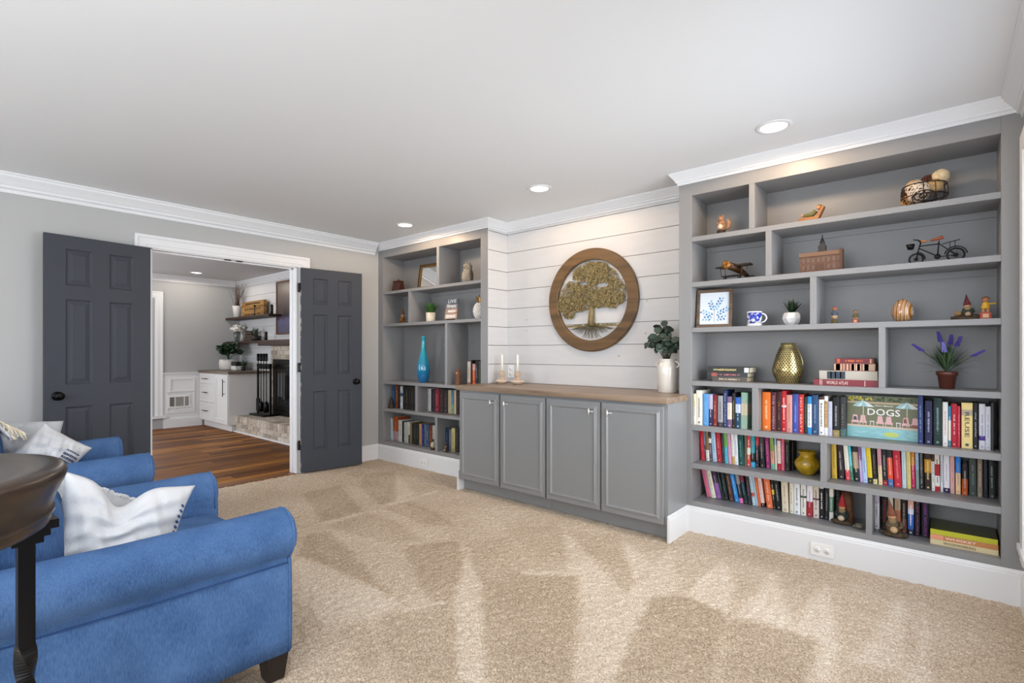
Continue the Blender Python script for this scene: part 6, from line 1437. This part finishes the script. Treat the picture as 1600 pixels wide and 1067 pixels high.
# face-out book about dogs
e = thing('picture_book', 'large picture book titled DOGS facing out between upper book rows', 'book', (-.452, 3.545, .7092)); e.rotation_euler = (math.radians(-2.5), 0, math.radians(-1.5))
W, H = .352, .240
q = MB(); q.box(0, W, 0, .003, 0, H); q.box(0, W, .019, .022, 0, H); q.box(0, .003, .003, .019, 0, H); q.obj('cover', mat('7a8a62', .4), e)
q = MB(); q.box(.004, W-.003, .0035, .0185, .003, H-.003); q.obj('pages', PAGE, e)
def dq(name, polys, hx, yy=-.0004, par=None):
    q = MB()
    for p in polys: q.add([(x_, yy, z_) for x_, z_ in p], [tuple(range(len(p)))])
    return q.obj(name, mat(hx, .4), par or e)
R4 = lambda a, b_, c, d: [(a, c), (b_, c), (b_, d), (a, d)]
r = random.Random(2)
dq('cover_print', [R4(.008, W-.001, .001, H-.001)], '6e7050', -.0003)
dq('cover_print', [R4(.008, W-.001, .001, .062)], '8cc4c8', -.0005); dq('cover_print', [R4(.008, W-.001, .062, .072)], 'dcc0a8', -.0005)
dq('cover_print', [R4(.008, W-.001, .196, .206)], 'c0a888', -.0005)
dq('cover_print', [[(x_, z_), (x_+.008, z_-.004), (x_+.012, z_+.007), (x_+.002, z_+.009)] for x_, z_ in [(.01+r.random()*.32, .208+r.random()*.022) for _ in range(90)]], '56683c', -.0006)
dq('cover_print', [[(x_, z_), (x_+.007, z_-.004), (x_+.01, z_+.006), (x_+.002, z_+.007)] for x_, z_ in [(.01+r.random()*.11, .208+r.random()*.022) for _ in range(26)]], 'd8c43c', -.0007)
dq('cover_print', [[(x_, z_), (x_+.03, z_), (x_+.034, z_+.003), (x_+.006, z_+.003)] for x_, z_ in [(.01+r.random()*.30, .004+r.random()*.05) for _ in range(40)]], 'a8d8d8', -.0006)
for cx_ in (.085, .285):
    dq('cover_print', [[(cx_-.052, .180), (cx_-.030, .176), (cx_, .178), (cx_, .212), (cx_-.025, .202)], [(cx_, .178), (cx_+.020, .176), (cx_+.022, .200), (cx_, .212)]], '9cccd0', -.0008)
    dq('cover_print', [[(cx_-.030, .176), (cx_-.012, .178), (cx_, .212)], [(cx_+.020, .176), (cx_+.052, .178), (cx_+.022, .200), (cx_, .212)]], 'e4eae8', -.0009); dq('cover_print', [R4(cx_-.0015, cx_+.0015, .075, .178)], 'e4dcd4', -.0007)
for x_ in (.028, .066, .146, .186, .262, .302): dq('cover_print', [[(x_+.004, .095), (x_+.032, .095), (x_+.028, .128), (x_+.008, .128)], R4(x_, x_+.036, .084, .095), R4(x_+.002, x_+.005, .070, .084), R4(x_+.031, x_+.034, .070, .084)], 'e4b4b4', -.0007)
for x_ in (.116, .236): dq('cover_print', [R4(x_, x_+.022, .093, .098), R4(x_+.002, x_+.005, .070, .093), R4(x_+.017, x_+.020, .070, .093)], 'e6e2e0', -.0008)
dq('cover_print', [[(.036, .098), (.056, .098), (.052, .118), (.040, .12)]], '4a3a54', -.0009); dq('cover_print', [[(.27, .098), (.284, .098), (.282, .122), (.272, .122)], [(.292, .075), (.335, .074), (.336, .09), (.31, .092)]], '8a4a34', -.0009)
dq('cover_print', [[(.215+.036*math.cos(a), .028+.013*math.sin(a)) for a in [k*PI/8 for k in range(16)]]], 'c8d86a', -.0008)
q = MB(); textmb(q, 'DOGS', .150, .038, MX((.180, -.0011, .150), (1, 0, 0), (0, 0, 1))); q.obj('title', mat('f4f2ee', .5), e)
q = MB(); textmb(q, 'GRAY MALIN', .085, .008, MX((.180, -.0011, .186), (1, 0, 0), (0, 0, 1))); q.obj('author_line', mat('f0eee8', .5), e)
# lying books: spine faces -Y
def flatbook(label, x0, x1, y, z, th, dp, spine, title=None, tcol='fff', side=None, patches=(), group=None, rz=0., top=None, tx=.5, tw=.6):
    e = thing('book', label, 'book', (x0, y, z), rz, group); W = x1-x0; q = MB(); t = min(.0022, th*.12)
    q.box(0, W, 0, .003, 0, th, 0); q.box(0, W, .003, dp, 0, t, 1 if top else 0); q.box(0, W, .003, dp, th-t, th, 1 if top else 0); q.obj('cover', [mat(spine, .4), mat(top or spine, .35)], e)
    q = MB(); q.box(.003, W-.003, .0035, dp-.003, t, th-t); q.obj('pages', mat(side or 'd8cdb4', .9), e)
    for a0, a1, hx in patches: q = MB(); q.box(a0*W, a1*W, -.0006, 0, th*.08, th*.92); q.obj('spine_print', mat(hx, .5), e)
    if title:
        q = MB(); X = MX((W*tx, -.0010, th/2), (1, 0, 0), (0, 0, 1))
        if title == '-': dashmb(q, W*tw, th*.42, X, n=16, seed=int(abs(x0*1e4)))
        else: textmb(q, title, W*tw, th*.5, X)
        q.obj('title', mat(tcol, .5), e)
    return e
G1 = 'stack of three dark books beside the gold lantern'; G2 = 'stack of four books right of the gold lantern'; G3 = 'stack of three large books, bottom right cell'
flatbook('brown-grey book at the bottom of three-book stack', -1.195, -.975, 3.465, 1.0062, .030, .15, '5c524c', '-', 'd8c8a8', side='c8b898', group=G1, rz=-.02)
flatbook('charcoal book with pink lettering, middle of three-book stack', -1.207, -.972, 3.462, 1.0364, .029, .155, '2e3034', '-', 'e08080', group=G1, patches=((.03, .18, 'b05a50'),))
flatbook('black book with white spine end, top of three-book stack', -1.222, -.958, 3.455, 1.0656, .036, .16, '1a1c1c', '-', 'c8b87a', group=G1, patches=((.88, .985, 'e4e2e6'),), tw=.55, tx=.42)
flatbook('dark red world atlas at the bottom of the four-book stack', -.595, -.287, 3.425, 1.0062, .036, .23, '7c1c2c', 'WORLD ATLAS', 'e8c8c0', group=G2, tx=.38, tw=.34, patches=((.10, .115, 'd8b8b0'), (.13, .14, 'd8b8b0'), (.80, .812, 'd8b8b0')))
flatbook('pale grey book with dark central lettering in the four-book stack', -.568, -.290, 3.435, 1.0424, .050, .20, 'b4aea2', None, group=G2, patches=((.14, .46, '2e3a48'), (.20, .22, 'b4aea2'), (.28, .30, 'b4aea2'), (.37, .39, 'b4aea2')))
flatbook('rust and cream patterned book, third up in the four-book stack', -.497, -.300, 3.445, 1.0926, .043, .18, '8a4a34', None, group=G2, patches=((.01, .20, 'd0a890'), (.05, .16, '7c4030'), (.24, .26, 'e0c0a8'), (.32, .35, 'e0c0a8'), (.41, .52, 'd8b8a0'), (.43, .50, '7c3c30'), (.54, .66, 'd8b8a0'), (.57, .64, '7c3c30'), (.70, .98, 'c0a890'), (.74, .84, '5c3428')))
flatbook('dark red book lying on top of the four-book stack', -.492, -.308, 3.448, 1.1358, .028, .17, '6c0e20', '-', 'e07840', group=G2, tw=.45, patches=((.06, .13, 'c85c30'), (.90, .94, 'd8a878')))
flatbook('cream woodworking book at bottom of the large-book stack', -.066, .192, 3.445, .2002, .026, .20, 'd8c89c', 'WOODWORKING', '4a2418', group=G3, tx=.44, tw=.48)
flatbook('orange whiskey book in the middle of the large-book stack', -.066, .192, 3.447, .2264, .026, .20, 'c08050', 'WHISKEY', 'f4dccc', group=G3, tx=.46, tw=.46, patches=((.0, .2, 'e09878'),))
flatbook('lime green book with dark cover on top of the large-book stack', -.066, .190, 3.445, .2526, .026, .22, 'b8b82c', None, group=G3, top='4a4a20', side='c8c450')
